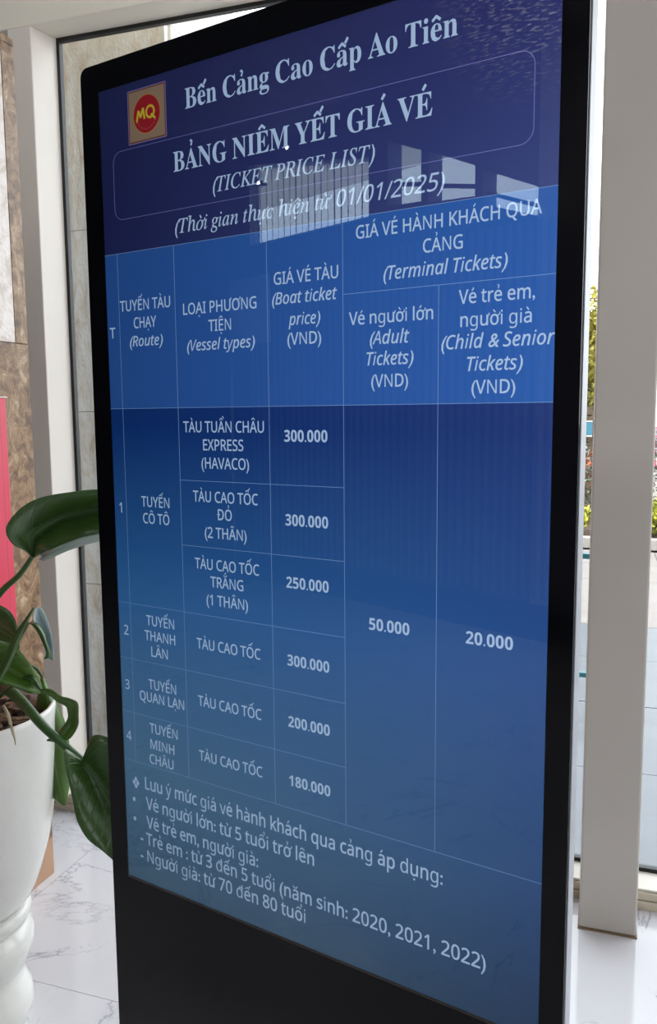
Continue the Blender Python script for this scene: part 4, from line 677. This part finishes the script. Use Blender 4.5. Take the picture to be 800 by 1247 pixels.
# cover glass with wipe smears near its upper right corner
M_cover, ct, cg, cm, ctr = glass_mat('cover_glass', (0.97, 0.98, 1, 1), f0=0.078)
cg.inputs[0].default_value = (0.78, 0.94, 1.0, 1)   # gloss tinted blue, standing in for the blue of mirrored sky
def smears():
    t = ct; tc = t.nodes.new('ShaderNodeTexCoord'); d = t.nodes.new('ShaderNodeVectorMath'); d.operation = 'DISTANCE'; a, b = K(0.672, 1.20)
    d.inputs[1].default_value = (a, -0.002, b); t.links.new(tc.outputs['Object'], d.inputs[0])
    mr = t.nodes.new('ShaderNodeMapRange'); mr.inputs[1].default_value = 0.03; mr.inputs[2].default_value = 0.15; mr.inputs[3].default_value = 1; mr.inputs[4].default_value = 0; t.links.new(d.outputs['Value'], mr.inputs[0])
    mp = t.nodes.new('ShaderNodeMapping'); mp.inputs['Rotation'].default_value = (0, 0.75, 0); mp.inputs['Scale'].default_value = (60, 1, 260); t.links.new(tc.outputs['Object'], mp.inputs[0])
    n = t.nodes.new('ShaderNodeTexNoise'); n.inputs['Scale'].default_value = 1.6; n.inputs['Detail'].default_value = 5; t.links.new(mp.outputs[0], n.inputs[0])
    r = t.nodes.new('ShaderNodeValToRGB'); r.color_ramp.elements[0].position = 0.52; r.color_ramp.elements[1].position = 0.66; t.links.new(n.outputs['Fac'], r.inputs[0])
    q = t.nodes.new('ShaderNodeMath'); q.operation = 'MULTIPLY'; t.links.new(mr.outputs[0], q.inputs[0]); t.links.new(r.outputs[0], q.inputs[1])
    q2 = t.nodes.new('ShaderNodeMath'); q2.operation = 'MULTIPLY'; q2.inputs[1].default_value = 0.38; t.links.new(q.outputs[0], q2.inputs[0])
    df = t.nodes.new('ShaderNodeBsdfDiffuse'); df.inputs[0].default_value = (0.9, 0.92, 0.95, 1); mm = t.nodes.new('ShaderNodeMixShader')
    o = [x for x in t.nodes if x.type == 'OUTPUT_MATERIAL'][0]
    t.links.new(q2.outputs[0], mm.inputs[0]); t.links.new(cm.outputs[0], mm.inputs[1]); t.links.new(df.outputs[0], mm.inputs[2]); t.links.new(mm.outputs[0], o.inputs[0])
smears()
cgm = bmesh.new(); x0, z0 = K(0, 0); x1, z1 = K(SW, SH)
cgm.faces.new([cgm.verts.new(p) for p in ((x0, -0.0018, z0), (x1, -0.0018, z0), (x1, -0.0018, z1), (x0, -0.0018, z1))])
obj('cover_glass', cgm, M_cover, kroot)

# ------------------------------------------------------------------ urn and plant
pot = thing('white_urn', 'glossy white pedestal urn holding the broad-leaved plant', 'planter', (-0.600, 0.280, 0))
M_cer = mottled('glazed_white_ceramic', (srgb(204, 202, 196), srgb(216, 214, 208)), 3, 0.12, 0.04)
prof = [(0.108, 0.0), (0.110, 0.012), (0.104, 0.03), (0.108, 0.045), (0.120, 0.07), (0.125, 0.095), (0.120, 0.125), (0.108, 0.15), (0.104, 0.165), (0.108, 0.18), (0.122, 0.205), (0.132, 0.24), (0.131, 0.262), (0.120, 0.282), (0.113, 0.288), (0.122, 0.294), (0.128, 0.308), (0.129, 0.322), (0.122, 0.330)]
obj('pedestal', lathe(prof, 56), M_cer, pot, smooth=True)
bowl = [(0.100, 0.326), (0.120, 0.334), (0.134, 0.352), (0.146, 0.378), (0.158, 0.412), (0.175, 0.47), (0.187, 0.53), (0.194, 0.60), (0.199, 0.68), (0.201, 0.75), (0.203, 0.776), (0.201, 0.785), (0.196, 0.786), (0.190, 0.780), (0.186, 0.74), (0.182, 0.70)]
obj('bowl', lathe(bowl, 64), M_cer, pot, smooth=True)
soil = tag(obj('bark_mulch', lathe([(0.1795, 0.70), (0.1795, 0.742), (0.12, 0.752), (0.03, 0.756)], 32), mottled('dark_bark', (srgb(18, 12, 8), srgb(52, 36, 24), srgb(92, 70, 48)), 60, 0.9, 0.8), None), 'dark bark mulch filling the white urn', 'mulch')
soil.location = (-0.600, 0.280, 0)
ch = bmesh.new()
for i in range(260):
    a = random.uniform(0, 2 * math.pi); r = 0.17 * math.sqrt(random.random()); c = Vector((r * math.cos(a), r * math.sin(a), 0.757 + random.uniform(0, 0.012)))
    mm = Matrix.Rotation(random.uniform(0, 6), 3, 'Z') @ Matrix.Rotation(random.uniform(-0.6, 0.6), 3, 'X')
    lx, ly, lz = random.uniform(0.008, 0.02), random.uniform(0.003, 0.008), 0.002
    vs_ = [ch.verts.new(c + mm @ Vector((sx * lx, sy * ly, sz * lz))) for sx, sy, sz in ((-1, -1, -1), (1, -1, -1), (1, 1, -1), (-1, 1, -1), (-1, -1, 1), (1, -1, 1), (1, 1, 1), (-1, 1, 1))]
    for f in ((3, 2, 1, 0), (4, 5, 6, 7), (0, 1, 5, 4), (1, 2, 6, 5), (2, 3, 7, 6), (3, 0, 4, 7)): ch.faces.new([vs_[i] for i in f])
cho = obj('bark_chips', ch, mottled('bark_chip', (srgb(30, 20, 13), srgb(86, 62, 42), srgb(130, 104, 76)), 40, 0.9, 0.3), soil); cho['kind'] = 'stuff'

def leaf_mat(name, top, top2, under, vein, rough=0.32):
    m = mat(name, top, rough, 0, 0.5)
    uv = N(m, 'ShaderNodeUVMap'); s = N(m, 'ShaderNodeSeparateXYZ'); LK(m, uv.outputs[0], s.inputs[0])
    ab = N(m, 'ShaderNodeMath', operation='ABSOLUTE'); LK(m, s.outputs['X'], ab.inputs[0])
    k = N(m, 'ShaderNodeMath', operation='MULTIPLY_ADD'); k.inputs[1].default_value = -0.22; LK(m, ab.outputs[0], k.inputs[0]); LK(m, s.outputs['Y'], k.inputs[2])
    q = N(m, 'ShaderNodeMath', operation='MULTIPLY'); q.inputs[1].default_value = 15.0; LK(m, k.outputs[0], q.inputs[0])
    fr = N(m, 'ShaderNodeMath', operation='PINGPONG'); fr.inputs[1].default_value = 0.5; LK(m, q.outputs[0], fr.inputs[0])
    r = N(m, 'ShaderNodeValToRGB'); r.color_ramp.elements[0].position = 0; r.color_ramp.elements[0].color = (1, 1, 1, 1); r.color_ramp.elements[1].position = 0.09; r.color_ramp.elements[1].color = (0, 0, 0, 1); LK(m, fr.outputs[0], r.inputs[0])
    rib = N(m, 'ShaderNodeValToRGB'); rib.color_ramp.elements[0].position = 0.0; rib.color_ramp.elements[0].color = (1, 1, 1, 1); rib.color_ramp.elements[1].position = 0.06; rib.color_ramp.elements[1].color = (0, 0, 0, 1); LK(m, ab.outputs[0], rib.inputs[0])
    n = N(m, 'ShaderNodeTexNoise'); n.inputs['Scale'].default_value = 22; n.inputs['Detail'].default_value = 5; g = N(m, 'ShaderNodeNewGeometry'); LK(m, g.outputs['Position'], n.inputs[0])
    c0 = N(m, 'ShaderNodeMix', data_type='RGBA'); c0.inputs['A'].default_value = top; c0.inputs['B'].default_value = top2; LK(m, n.outputs['Fac'], c0.inputs['Factor'])
    v1 = N(m, 'ShaderNodeMath', operation='MULTIPLY'); v1.inputs[1].default_value = 0.35; LK(m, r.outputs[0], v1.inputs[0])
    mxv = N(m, 'ShaderNodeMath', operation='MAXIMUM'); LK(m, v1.outputs[0], mxv.inputs[0]); LK(m, rib.outputs[0], mxv.inputs[1])
    v2 = N(m, 'ShaderNodeMath', operation='MULTIPLY'); v2.inputs[1].default_value = 0.6; LK(m, mxv.outputs[0], v2.inputs[0])
    c1 = N(m, 'ShaderNodeMix', data_type='RGBA'); c1.inputs['B'].default_value = vein; LK(m, c0.outputs['Result'], c1.inputs['A']); LK(m, v2.outputs[0], c1.inputs['Factor'])
    LK(m, c1.outputs['Result'], BS(m).inputs['Base Color'])
    b = N(m, 'ShaderNodeBump'); b.inputs['Strength'].default_value = 0.35; b.inputs['Distance'].default_value = 0.004; b.invert = True; LK(m, mxv.outputs[0], b.inputs['Height']); LK(m, b.outputs[0], BS(m).inputs['Normal'])
    return m
LM = leaf_mat('deep_green_leaf', srgb(40, 66, 26), srgb(58, 90, 34), None, srgb(88, 128, 84))
LM2 = leaf_mat('fresh_green_leaf', srgb(48, 82, 18), srgb(74, 108, 30), None, srgb(120, 150, 70))
LMU = leaf_mat('pale_leaf_underside', srgb(128, 148, 132), srgb(158, 174, 166), None, srgb(180, 196, 186), 0.4)
LMS = leaf_mat('silver_leaf_underside', srgb(176, 196, 196), srgb(206, 220, 222), None, srgb(214, 226, 226), 0.4)
M_stem = mottled('green_stem', (srgb(34, 68, 30), srgb(58, 96, 48)), 20, 0.35, 0.05)
def leaf(name, rows, m, parent, bulge=0.006, label=None):
    L, C, Rr = ([r[i] for r in rows] for i in range(3))
    L, C, Rr = catmull(L, 4), catmull(C, 4), catmull(Rr, 4); n = len(C); bm = bmesh.new(); uvl = bm.loops.layers.uv.new('UVMap'); G = []; H = 4
    cols = [-1 + i / H for i in range(2 * H + 1)]; D = Vector((-0.32, 0.94, -0.12))
    for i in range(n):
        row = []
        for s in cols:
            e = L[i] if s < 0 else Rr[i]; a = abs(s); p = C[i].lerp(e, a); p = p + D * (-bulge * math.sin(math.pi * a) * min(1, (e - C[i]).length / 0.02))
            row.append((bm.verts.new(p), (s, i / (n - 1))))
        G.append(row)
    for i in range(n - 1):
        for j in range(2 * H):
            q = (G[i][j], G[i][j + 1], G[i + 1][j + 1], G[i + 1][j]); f = bm.faces.new([x[0] for x in q])
            for lp, x in zip(f.loops, q): lp[uvl].uv = x[1]
    o = obj(name, bm, m, parent, smooth=True)
    sm = o.modifiers.new('thickness', 'SOLIDIFY'); sm.thickness = 0.0007; sm.offset = 0
    if label: o['label'] = label
    return o
LEAF_BIG=[
 ((-0.397,0.295,1.128),(-0.401,0.303,1.124),(-0.392,0.296,1.124)),
 ((-0.389,0.262,1.145),(-0.395,0.296,1.138),(-0.377,0.296,1.132)),
 ((-0.383,0.219,1.167),(-0.389,0.290,1.154),(-0.357,0.288,1.141)),
 ((-0.373,0.195,1.201),(-0.380,0.285,1.172),(-0.335,0.275,1.147)),
 ((-0.342,0.199,1.237),(-0.355,0.295,1.192),(-0.298,0.269,1.161)),
 ((-0.302,0.205,1.258),(-0.315,0.301,1.210),(-0.249,0.255,1.177)),
 ((-0.254,0.222,1.268),(-0.265,0.309,1.223),(-0.213,0.268,1.185)),
 ((-0.204,0.261,1.272),(-0.215,0.326,1.230),(-0.182,0.301,1.191)),
 ((-0.161,0.295,1.259),(-0.172,0.341,1.229),(-0.154,0.323,1.205)),
 ((-0.135,0.343,1.233),(-0.137,0.352,1.226),(-0.132,0.343,1.220)),
]
STEM_BIG=[
 ((-0.395,0.295,1.128),(-0.433,0.298,1.086),(-0.491,0.305,1.042)),
 ((-0.552,0.307,0.969),(-0.599,0.308,0.855),(-0.610,0.294,0.766)),
]
LEAF_DARK=[
 ((-0.650,0.302,0.945),(-0.649,0.300,0.927),(-0.649,0.298,0.909)),
 ((-0.579,0.292,1.011),(-0.607,0.317,0.944),(-0.591,0.295,0.897)),
 ((-0.515,0.294,1.023),(-0.537,0.321,0.958),(-0.525,0.307,0.899)),
 ((-0.470,0.297,1.012),(-0.489,0.315,0.951),(-0.491,0.309,0.902)),
 ((-0.450,0.301,0.984),(-0.465,0.311,0.939),(-0.471,0.305,0.901)),
 ((-0.447,0.306,0.933),(-0.448,0.304,0.919),(-0.453,0.300,0.902)),
]
LEAF_MID=[
 ((-0.504,0.142,0.965),(-0.519,0.155,0.943),(-0.503,0.138,0.930)),
 ((-0.430,0.139,0.993),(-0.468,0.172,0.940),(-0.442,0.135,0.914)),
 ((-0.371,0.148,0.992),(-0.409,0.181,0.936),(-0.386,0.144,0.913)),
 ((-0.337,0.158,0.980),(-0.371,0.182,0.926),(-0.356,0.153,0.904)),
 ((-0.319,0.171,0.950),(-0.345,0.189,0.910),(-0.339,0.168,0.891)),
 ((-0.313,0.190,0.916),(-0.325,0.194,0.894),(-0.324,0.182,0.880)),
 ((-0.316,0.206,0.884),(-0.318,0.205,0.879),(-0.320,0.204,0.874)),
]
LEAF_ROLLED=[
 ((-0.370,0.114,0.889),(-0.358,0.108,0.893),(-0.361,0.117,0.889)),
 ((-0.345,0.118,0.938),(-0.331,0.113,0.940),(-0.332,0.122,0.935)),
 ((-0.324,0.120,0.979),(-0.309,0.114,0.978),(-0.309,0.125,0.977)),
 ((-0.313,0.127,1.009),(-0.299,0.121,1.008),(-0.299,0.132,1.007)),
 ((-0.290,0.128,1.038),(-0.282,0.125,1.038),(-0.281,0.131,1.037)),
 ((-0.266,0.129,1.067),(-0.265,0.130,1.066),(-0.264,0.130,1.066)),
]
LEAF_SILVER=[
 ((-0.316,0.195,1.046),(-0.309,0.197,1.049),(-0.303,0.199,1.046)),
 ((-0.311,0.184,1.031),(-0.319,0.213,1.028),(-0.295,0.200,1.031)),
 ((-0.307,0.183,1.017),(-0.318,0.221,1.007),(-0.287,0.200,1.006)),
 ((-0.297,0.185,1.000),(-0.312,0.221,0.988),(-0.282,0.199,0.986)),
 ((-0.287,0.186,0.979),(-0.300,0.212,0.971),(-0.280,0.198,0.970)),
 ((-0.287,0.194,0.958),(-0.290,0.203,0.955),(-0.279,0.196,0.955)),
 ((-0.281,0.194,0.947),(-0.280,0.195,0.947),(-0.279,0.195,0.945)),
]
LEAF_SILVER_UNDER=[
 ((-0.326,0.183,1.019),(-0.323,0.184,1.020),(-0.318,0.186,1.022)),
 ((-0.308,0.173,1.020),(-0.299,0.171,1.022),(-0.300,0.181,1.021)),
 ((-0.296,0.175,1.005),(-0.287,0.173,1.008),(-0.287,0.183,1.004)),
 ((-0.287,0.176,0.985),(-0.279,0.174,0.988),(-0.281,0.183,0.984)),
 ((-0.280,0.176,0.967),(-0.276,0.177,0.968),(-0.274,0.183,0.965)),
 ((-0.284,0.173,0.954),(-0.275,0.176,0.957),(-0.273,0.187,0.948)),
]
LEAF_CURL=[
 ((-0.288,0.164,0.899),(-0.287,0.165,0.896),(-0.287,0.164,0.891)),
 ((-0.263,0.163,0.902),(-0.269,0.170,0.892),(-0.270,0.169,0.885)),
 ((-0.245,0.167,0.889),(-0.254,0.174,0.880),(-0.257,0.172,0.874)),
 ((-0.224,0.164,0.888),(-0.239,0.178,0.874),(-0.242,0.176,0.866)),
 ((-0.208,0.168,0.879),(-0.228,0.181,0.864),(-0.238,0.176,0.856)),
 ((-0.206,0.166,0.857),(-0.228,0.179,0.847),(-0.237,0.175,0.844)),
 ((-0.206,0.163,0.836),(-0.232,0.175,0.829),(-0.244,0.171,0.830)),
 ((-0.219,0.156,0.813),(-0.238,0.161,0.816),(-0.256,0.165,0.818)),
 ((-0.238,0.149,0.806),(-0.253,0.155,0.808),(-0.259,0.153,0.813)),
 ((-0.267,0.149,0.805),(-0.267,0.149,0.806),(-0.267,0.149,0.807)),
]
LEAF_HANGING=[
 ((-0.468,0.393,0.838),(-0.465,0.394,0.834),(-0.461,0.395,0.830)),
 ((-0.474,0.386,0.796),(-0.442,0.377,0.806),(-0.439,0.397,0.790)),
 ((-0.486,0.387,0.747),(-0.436,0.374,0.764),(-0.417,0.399,0.739)),
 ((-0.491,0.389,0.697),(-0.431,0.370,0.717),(-0.405,0.397,0.691)),
 ((-0.486,0.385,0.651),(-0.423,0.366,0.667),(-0.400,0.393,0.647)),
 ((-0.472,0.374,0.609),(-0.414,0.363,0.620),(-0.399,0.388,0.607)),
 ((-0.447,0.368,0.575),(-0.405,0.362,0.584),(-0.397,0.375,0.579)),
 ((-0.400,0.360,0.557),(-0.397,0.361,0.557),(-0.395,0.362,0.557)),
]
LEAF_LOWER=[
 ((-0.164,0.109,0.800),(-0.166,0.119,0.794),(-0.158,0.112,0.805)),
 ((-0.178,0.087,0.825),(-0.160,0.119,0.784),(-0.140,0.112,0.843)),
 ((-0.175,0.076,0.815),(-0.151,0.120,0.769),(-0.115,0.111,0.848)),
 ((-0.161,0.066,0.786),(-0.139,0.122,0.751),(-0.091,0.117,0.835)),
 ((-0.150,0.064,0.739),(-0.125,0.124,0.726),(-0.067,0.122,0.806)),
 ((-0.143,0.063,0.708),(-0.103,0.118,0.699),(-0.044,0.114,0.767)),
 ((-0.125,0.065,0.677),(-0.082,0.110,0.666),(-0.031,0.112,0.716)),
 ((-0.100,0.071,0.656),(-0.064,0.102,0.636),(-0.027,0.107,0.666)),
 ((-0.078,0.076,0.636),(-0.050,0.093,0.613),(-0.026,0.092,0.628)),
 ((-0.041,0.083,0.595),(-0.039,0.084,0.594),(-0.036,0.085,0.594)),
]
STEM_LOWER=[
 ((-0.521,0.251,0.863),(-0.436,0.237,0.862),(-0.363,0.198,0.857)),
 ((-0.276,0.150,0.834),(-0.212,0.127,0.813),(-0.166,0.118,0.792)),
]
ROOT=[
 ((-0.381,0.170,0.853),(-0.360,0.155,0.847),(-0.346,0.147,0.829)),
 ((-0.341,0.146,0.812),(-0.341,0.150,0.799),(-0.343,0.153,0.786)),
]
UNDER_EDGE = [(-0.385,0.300,1.122),(-0.369,0.293,1.126),(-0.341,0.283,1.137),(-0.304,0.276,1.152),(-0.273,0.288,1.163),(-0.236,0.302,1.174),(-0.202,0.325,1.182),(-0.165,0.340,1.198),(-0.137,0.352,1.217)]
pl = thing('leafy_plant', 'broad-leaved green houseplant with drooping and curling leaves in the white urn', 'plant', (-0.600, 0.280, 0.757))
def inpl(rows): return [tuple((Vector(p) - Vector((-0.600, 0.280, 0.757))) for p in r) for r in rows]
leaf('leaf', inpl(LEAF_BIG), LM, pl, 0.010, 'largest leaf, its tip behind the display')
leaf('leaf', inpl([(r[2], [a * .5 + b * .5 + c for a, b, c in zip(r[2], q, (0, 0.012, -0.012))], q) for r, q in zip(LEAF_BIG[1:], UNDER_EDGE)]), LMU, pl, 0.0, 'pale turned-under margin of the largest leaf')
leaf('leaf', inpl(LEAF_DARK), LM, pl, 0.008)
leaf('leaf', inpl(LEAF_MID), LM2, pl, 0.010, 'yellow-green leaf over the urn rim')
leaf('leaf', inpl(LEAF_ROLLED), LM, pl, -0.004, 'narrow rolled new leaf')
leaf('leaf', inpl(LEAF_SILVER), LMS, pl, 0.002, 'small curled leaf showing its silvery underside')
leaf('leaf', inpl(LEAF_SILVER_UNDER), LM, pl, 0.001)
leaf('leaf', inpl(LEAF_CURL), LM2, pl, 0.006, 'leaf curled into a hook')
leaf('leaf', inpl(LEAF_HANGING), LM2, pl, 0.006, 'leaf hanging behind the urn rim')
leaf('leaf', inpl(LEAF_LOWER), LM, pl, 0.010, 'large low leaf hanging beside the display')
def flatten(rows): return [Vector(p) - Vector((-0.600, 0.280, 0.757)) for r in rows for p in r]
obj('stem', tube(flatten(STEM_BIG), [0.005, 0.0065, 0.009, 0.011], 10), M_stem, pl, smooth=True)
obj('stem', tube(flatten(STEM_LOWER), [0.014, 0.011, 0.0085, 0.0065], 12), M_stem, pl, smooth=True)
obj('stem', tube([(-0.02, 0, -0.01), (0.02, -0.04, 0.03), Vector(LEAF_MID[0][1]) - Vector((-0.6, 0.28, 0.757))], [0.009, 0.006], 8), M_stem, pl, smooth=True)
obj('stem', tube([(0.03, -0.02, -0.01), Vector(LEAF_CURL[0][1]) - Vector((-0.6, 0.28, 0.757)) + Vector((-0.06, 0.02, 0.01)), Vector(LEAF_CURL[0][1]) - Vector((-0.6, 0.28, 0.757))], [0.005, 0.0022], 8), M_stem, pl, smooth=True)
obj('stem', tube([(0.05, -0.05, -0.01), Vector(LEAF_ROLLED[0][1]) - Vector((-0.6, 0.28, 0.757))], [0.005, 0.004], 8, k=6), M_stem, pl, smooth=True)
obj('stem', tube([(0.06, -0.06, -0.01), Vector(LEAF_SILVER_UNDER[0][1]) - Vector((-0.6, 0.28, 0.757)) + Vector((-0.02, 0.0, -0.03)), Vector(LEAF_SILVER_UNDER[0][1]) - Vector((-0.6, 0.28, 0.757))], [0.003, 0.0014], 8), M_stem, pl, smooth=True)
obj('stem', tube([(-0.02, 0.02, -0.01), Vector(LEAF_DARK[0][1]) - Vector((-0.6, 0.28, 0.757))], [0.009, 0.006], 8, k=5), M_stem, pl, smooth=True)
obj('stem', tube([(0.04, -0.03, -0.01), Vector(LEAF_HANGING[0][1]) - Vector((-0.6, 0.28, 0.757)) + Vector((-0.03, -0.02, 0.02)), Vector(LEAF_HANGING[0][1]) - Vector((-0.6, 0.28, 0.757))], [0.006, 0.003], 8), M_stem, pl, smooth=True)
obj('aerial_root', tube(flatten(ROOT), [0.0032, 0.0036, 0.0024, 0.001], 8), mat('pale_root', srgb(176, 162, 132), 0.6), pl, smooth=True)

# ------------------------------------------------------------------ outside
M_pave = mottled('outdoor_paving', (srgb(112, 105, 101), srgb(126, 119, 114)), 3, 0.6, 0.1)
M_pave_shade = mottled('shade_toned_paving', (srgb(80, 85, 92), srgb(94, 99, 105)), 4, 0.35, 0.03)  # near slabs: the building's shade is put into this darker, bluer colour
gr = struct(obj('ground', box(-60, 60, 1.47, 90, -0.14, -0.05), mat('ground_grout', srgb(84, 86, 88), 0.9)))
ps = None
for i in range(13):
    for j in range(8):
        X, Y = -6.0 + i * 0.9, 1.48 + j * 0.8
        if i == 0 and j == 0: near = obj('paving_slab', box(0, 0.894, 0, 0.794, -0.05, -0.02), M_pave_shade, gr); o = near
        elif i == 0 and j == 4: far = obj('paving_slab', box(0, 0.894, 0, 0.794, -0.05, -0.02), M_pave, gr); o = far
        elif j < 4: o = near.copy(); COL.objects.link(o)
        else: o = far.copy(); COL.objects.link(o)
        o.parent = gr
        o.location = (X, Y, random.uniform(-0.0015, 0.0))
# roof with rear overhang blocking sun; unseen upper wall added to shade the paving
struct(obj('roof', box(XL - 0.5, XR + 0.8, -5.4, 1.47, 3.66, 3.84), M_alu)); struct(obj('shade_wall', box(XL - 0.5, XR + 0.8, 1.2, 1.47, 3.845, 6.1), M_alu))
# stone pillar outside
sp = thing('stone_pillar', 'thick pale travertine-clad pillar standing outside the left pane', 'pillar', (-1.8, 1.9, -0.05))
obj('core', box(-0.83, 0.83, 0.03, 0.6, 0, 3.7), mat('pillar_core', srgb(140, 130, 118), 0.9), sp)
for j in range(5):
    for i in range(2):
        obj('stone_slab', box(-0.85 + i * 0.8505, -0.85 + i * 0.8505 + 0.848, 0, 0.028, j * 0.742, j * 0.742 + 0.739), M_trav, sp, bevel=0.002)
    obj('stone_slab', box(0.832, 0.86, 0.0285, 0.6, j * 0.742, j * 0.742 + 0.739), M_trav, sp, bevel=0.002)
# planting bed behind a stone kerb
for k in range(12):
    if k == 0: kb = obj('kerb_stone', box(0, 0.985, 0, 0.16, -0.02, 0.085), mottled('kerb_granite', (srgb(140, 134, 128), srgb(176, 170, 162)), 14, 0.7, 0.2)); kb0 = kb
    else: kb = kb0.copy(); COL.objects.link(kb)
    kb.location = (-6 + k * 0.99, 8.0, -0.0); kb.parent = gr
bed = struct(obj('planting_bed', box(-6, 5.9, 8.16, 13, -0.05, 0.04), mottled('bed_soil', (srgb(60, 46, 34), srgb(100, 80, 60)), 8, 0.9, 0.5)))
def foliage(bm, c, r, n, size, shell=0.35):
    for _ in range(n):
        d = Vector((random.gauss(0, 1), random.gauss(0, 1), random.gauss(0, 1))).normalized(); k = 1 - shell * random.random() ** 1.5
        p = Vector(c) + Vector((d.x * r[0], d.y * r[1], d.z * r[2])) * k
        if p.z < 0.03: continue
        a = Vector((random.gauss(0, 1), random.gauss(0, 1), random.gauss(0, 0.6))).normalized(); b = a.cross(Vector((random.random(), random.random(), 1))).normalized() * 0.45
        s = size * random.uniform(0.7, 1.3)
        bm.faces.new([bm.verts.new(p + q) for q in (-a * s, -b * s, a * s, b * s)])
def fmat(name, cols): return mottled(name, cols, 9, 0.6, 0, detail=3, dist=0.2)
F_yel = fmat('yellow_green_leaves', (srgb(96, 110, 20), srgb(150, 156, 30), srgb(196, 190, 60)))
F_tree = fmat('olive_tree_leaves', (srgb(110, 108, 40), srgb(168, 160, 70), srgb(212, 202, 120)))
F_gry = fmat('grey_green_leaves', (srgb(70, 82, 70), srgb(118, 124, 108), srgb(150, 152, 138)))
F_drk = fmat('dark_hedge_leaves', (srgb(44, 46, 36), srgb(86, 80, 64)))
F_red = fmat('red_orange_blossom', (srgb(200, 60, 50), srgb(222, 100, 70), srgb(226, 140, 96)))
F_pnk = fmat('pink_blossom', (srgb(214, 50, 90), srgb(226, 80, 120)))
M_wood = mottled('bark', (srgb(70, 58, 46), srgb(104, 90, 74)), 12, 0.9, 0.3)
def bush(x, y, r, h, fm, bloom, label, group):
    t = thing('flowering_bush' if bloom else 'round_bush', label, 'bush', (x, y, 0.04), 0, group)
    bm = bmesh.new(); foliage(bm, (0, 0, h * 0.5), (r, r * 0.8, h * 0.5), 1500, 0.038, 0.7); f = obj('foliage', bm, fm, t, recalc=False)
    tb = bmesh.new()
    for k in range(4): tube([(0, 0, -0.01), (random.uniform(-.4, .4) * r, random.uniform(-.4, .4) * r, h * 0.7)], [0.012, 0.005], 5, tb, 3)
    obj('stems', tb, M_wood, t)
    if bloom:
        bm = bmesh.new(); foliage(bm, (0, -0.05, h * 0.72), (r * 0.9, r * 0.75, h * 0.36), 320, 0.03, 0.3); o = obj('blossoms', bm, bloom, t, recalc=False); o['kind'] = 'stuff'
    f['kind'] = 'stuff'
    return t
ORD = ('leftmost', 'second', 'third', 'fourth', 'fifth', 'sixth')
for k, xx in enumerate((-3.55, -2.35, -1.15, 0.05, 1.25, 2.45)):
    bush(xx, 8.65, 0.54, 0.42, F_yel, None, ('%s of the low yellow-green bushes behind the kerb outside' % ORD[k]) if k not in (3, 4) else ('low yellow-green bush at the kerb, in the gap beside the display', 'low yellow-green bush at the kerb, right of the white column')[k - 3], 'yellow-green bushes behind the kerb')
for k, xx in enumerate((-2.95, -1.75, -0.5, 0.72, 1.95, 3.15)):
    bush(xx, 9.75, 0.56, 0.84, F_gry, F_red, ('%s of the taller red-orange flowering bushes outside' % ORD[k]) if k not in (3, 4) else ('red-orange flowering bush in the gap beside the display', 'red-orange flowering bush right of the white column')[k - 3], 'red-flowering bushes in the bed')
bush(1.62, 10.9, 0.45, 1.25, F_gry, F_pnk, 'bush with pink blossom seen right of the white column', 'pink flowers')
bush(-0.2, 11.3, 0.8, 1.25, F_gry, None, 'grey-green bush beyond the red flowers, in the gap beside the display', 'far bushes')
hd = thing('dark_hedge', 'dark brownish hedge far beyond the flower bed', 'hedge', (-1.6, 12.75, 0))
bm = bmesh.new()
for q in range(9): foliage(bm, (-2.0 + q * 0.5, 0, 0.95), (0.5, 0.35, 0.95), 500, 0.05, 0.5)
f = obj('foliage', bm, F_drk, hd, recalc=False); f['kind'] = 'stuff'
obj('branches', box(-2.2, 2.2, -0.08, 0.08, -0.02, 1.5), M_wood, hd)
def tree(x, y, h, r, label):
    t = thing('tree', label, 'tree', (x, y, 0), 0)
    bm = bmesh.new()
    for q in range(7): foliage(bm, (random.uniform(-.5, .5) * r, random.uniform(-.4, .4) * r, h - r * random.uniform(0.6, 1.5)), (r * 0.6, r * 0.6, r * 0.6), 2200, 0.075, 0.8)
    f = obj('foliage', bm, F_tree, t, recalc=False); f['kind'] = 'stuff'
    obj('trunk', tube([(0, 0, -0.02), (0.05, 0, h * 0.4), (0, 0.05, h * 0.75)], [0.11, 0.07, 0.04], 10), M_wood, t, smooth=True)
tree(-0.15, 15.4, 3.9, 1.5, 'olive-yellow tree showing in the narrow gap between display and column')
tree(-4.4, 17.0, 4.6, 1.9, 'olive-yellow tree hidden behind the display, left of the other tree')
# low white wall and blue barrier panel
struct(obj('garden_wall', box(0.9, 6, 11.4, 11.55, -0.05, 0.78), mat('white_render', srgb(225, 222, 216), 0.8)))
bb = thing('blue_board', 'blue-grey board seen in the gap between display and column', 'board', (-0.35, 7.0, -0.02))
obj('panel', box(-0.9, 0.92, -0.015, 0.015, 1.22, 1.345), mat('board_blue', srgb(70, 128, 150), 0.5), bb)
obj('top_trim', box(-0.9, 0.92, -0.018, 0.018, 1.345, 1.357), M_alu, bb); obj('bottom_trim', box(-0.9, 0.92, -0.018, 0.018, 1.208, 1.22), M_alu, bb)
for xx in (-0.85, -0.3): obj('leg', box(xx - 0.02, xx + 0.02, -0.014, 0.014, 0.0, 1.208), M_alu, bb)
rl = thing('teal_rail', 'low teal guard rail outside with two bars, ending behind the column', 'rail', (0.1, 3.0, -0.02))
M_teal = mat('teal_paint', srgb(52, 120, 128), 0.4)
obj('upper_bar', box(-0.7, 0.66, -0.014, 0.014, 0.735, 0.760), M_teal, rl); obj('lower_bar', box(-0.7, 0.66, -0.014, 0.014, 0.150, 0.172), M_teal, rl)
for xx in (-0.7, 0.646): obj('post', box(xx, xx + 0.03, -0.0135, 0.0135, 0.0, 0.78), M_teal, rl)
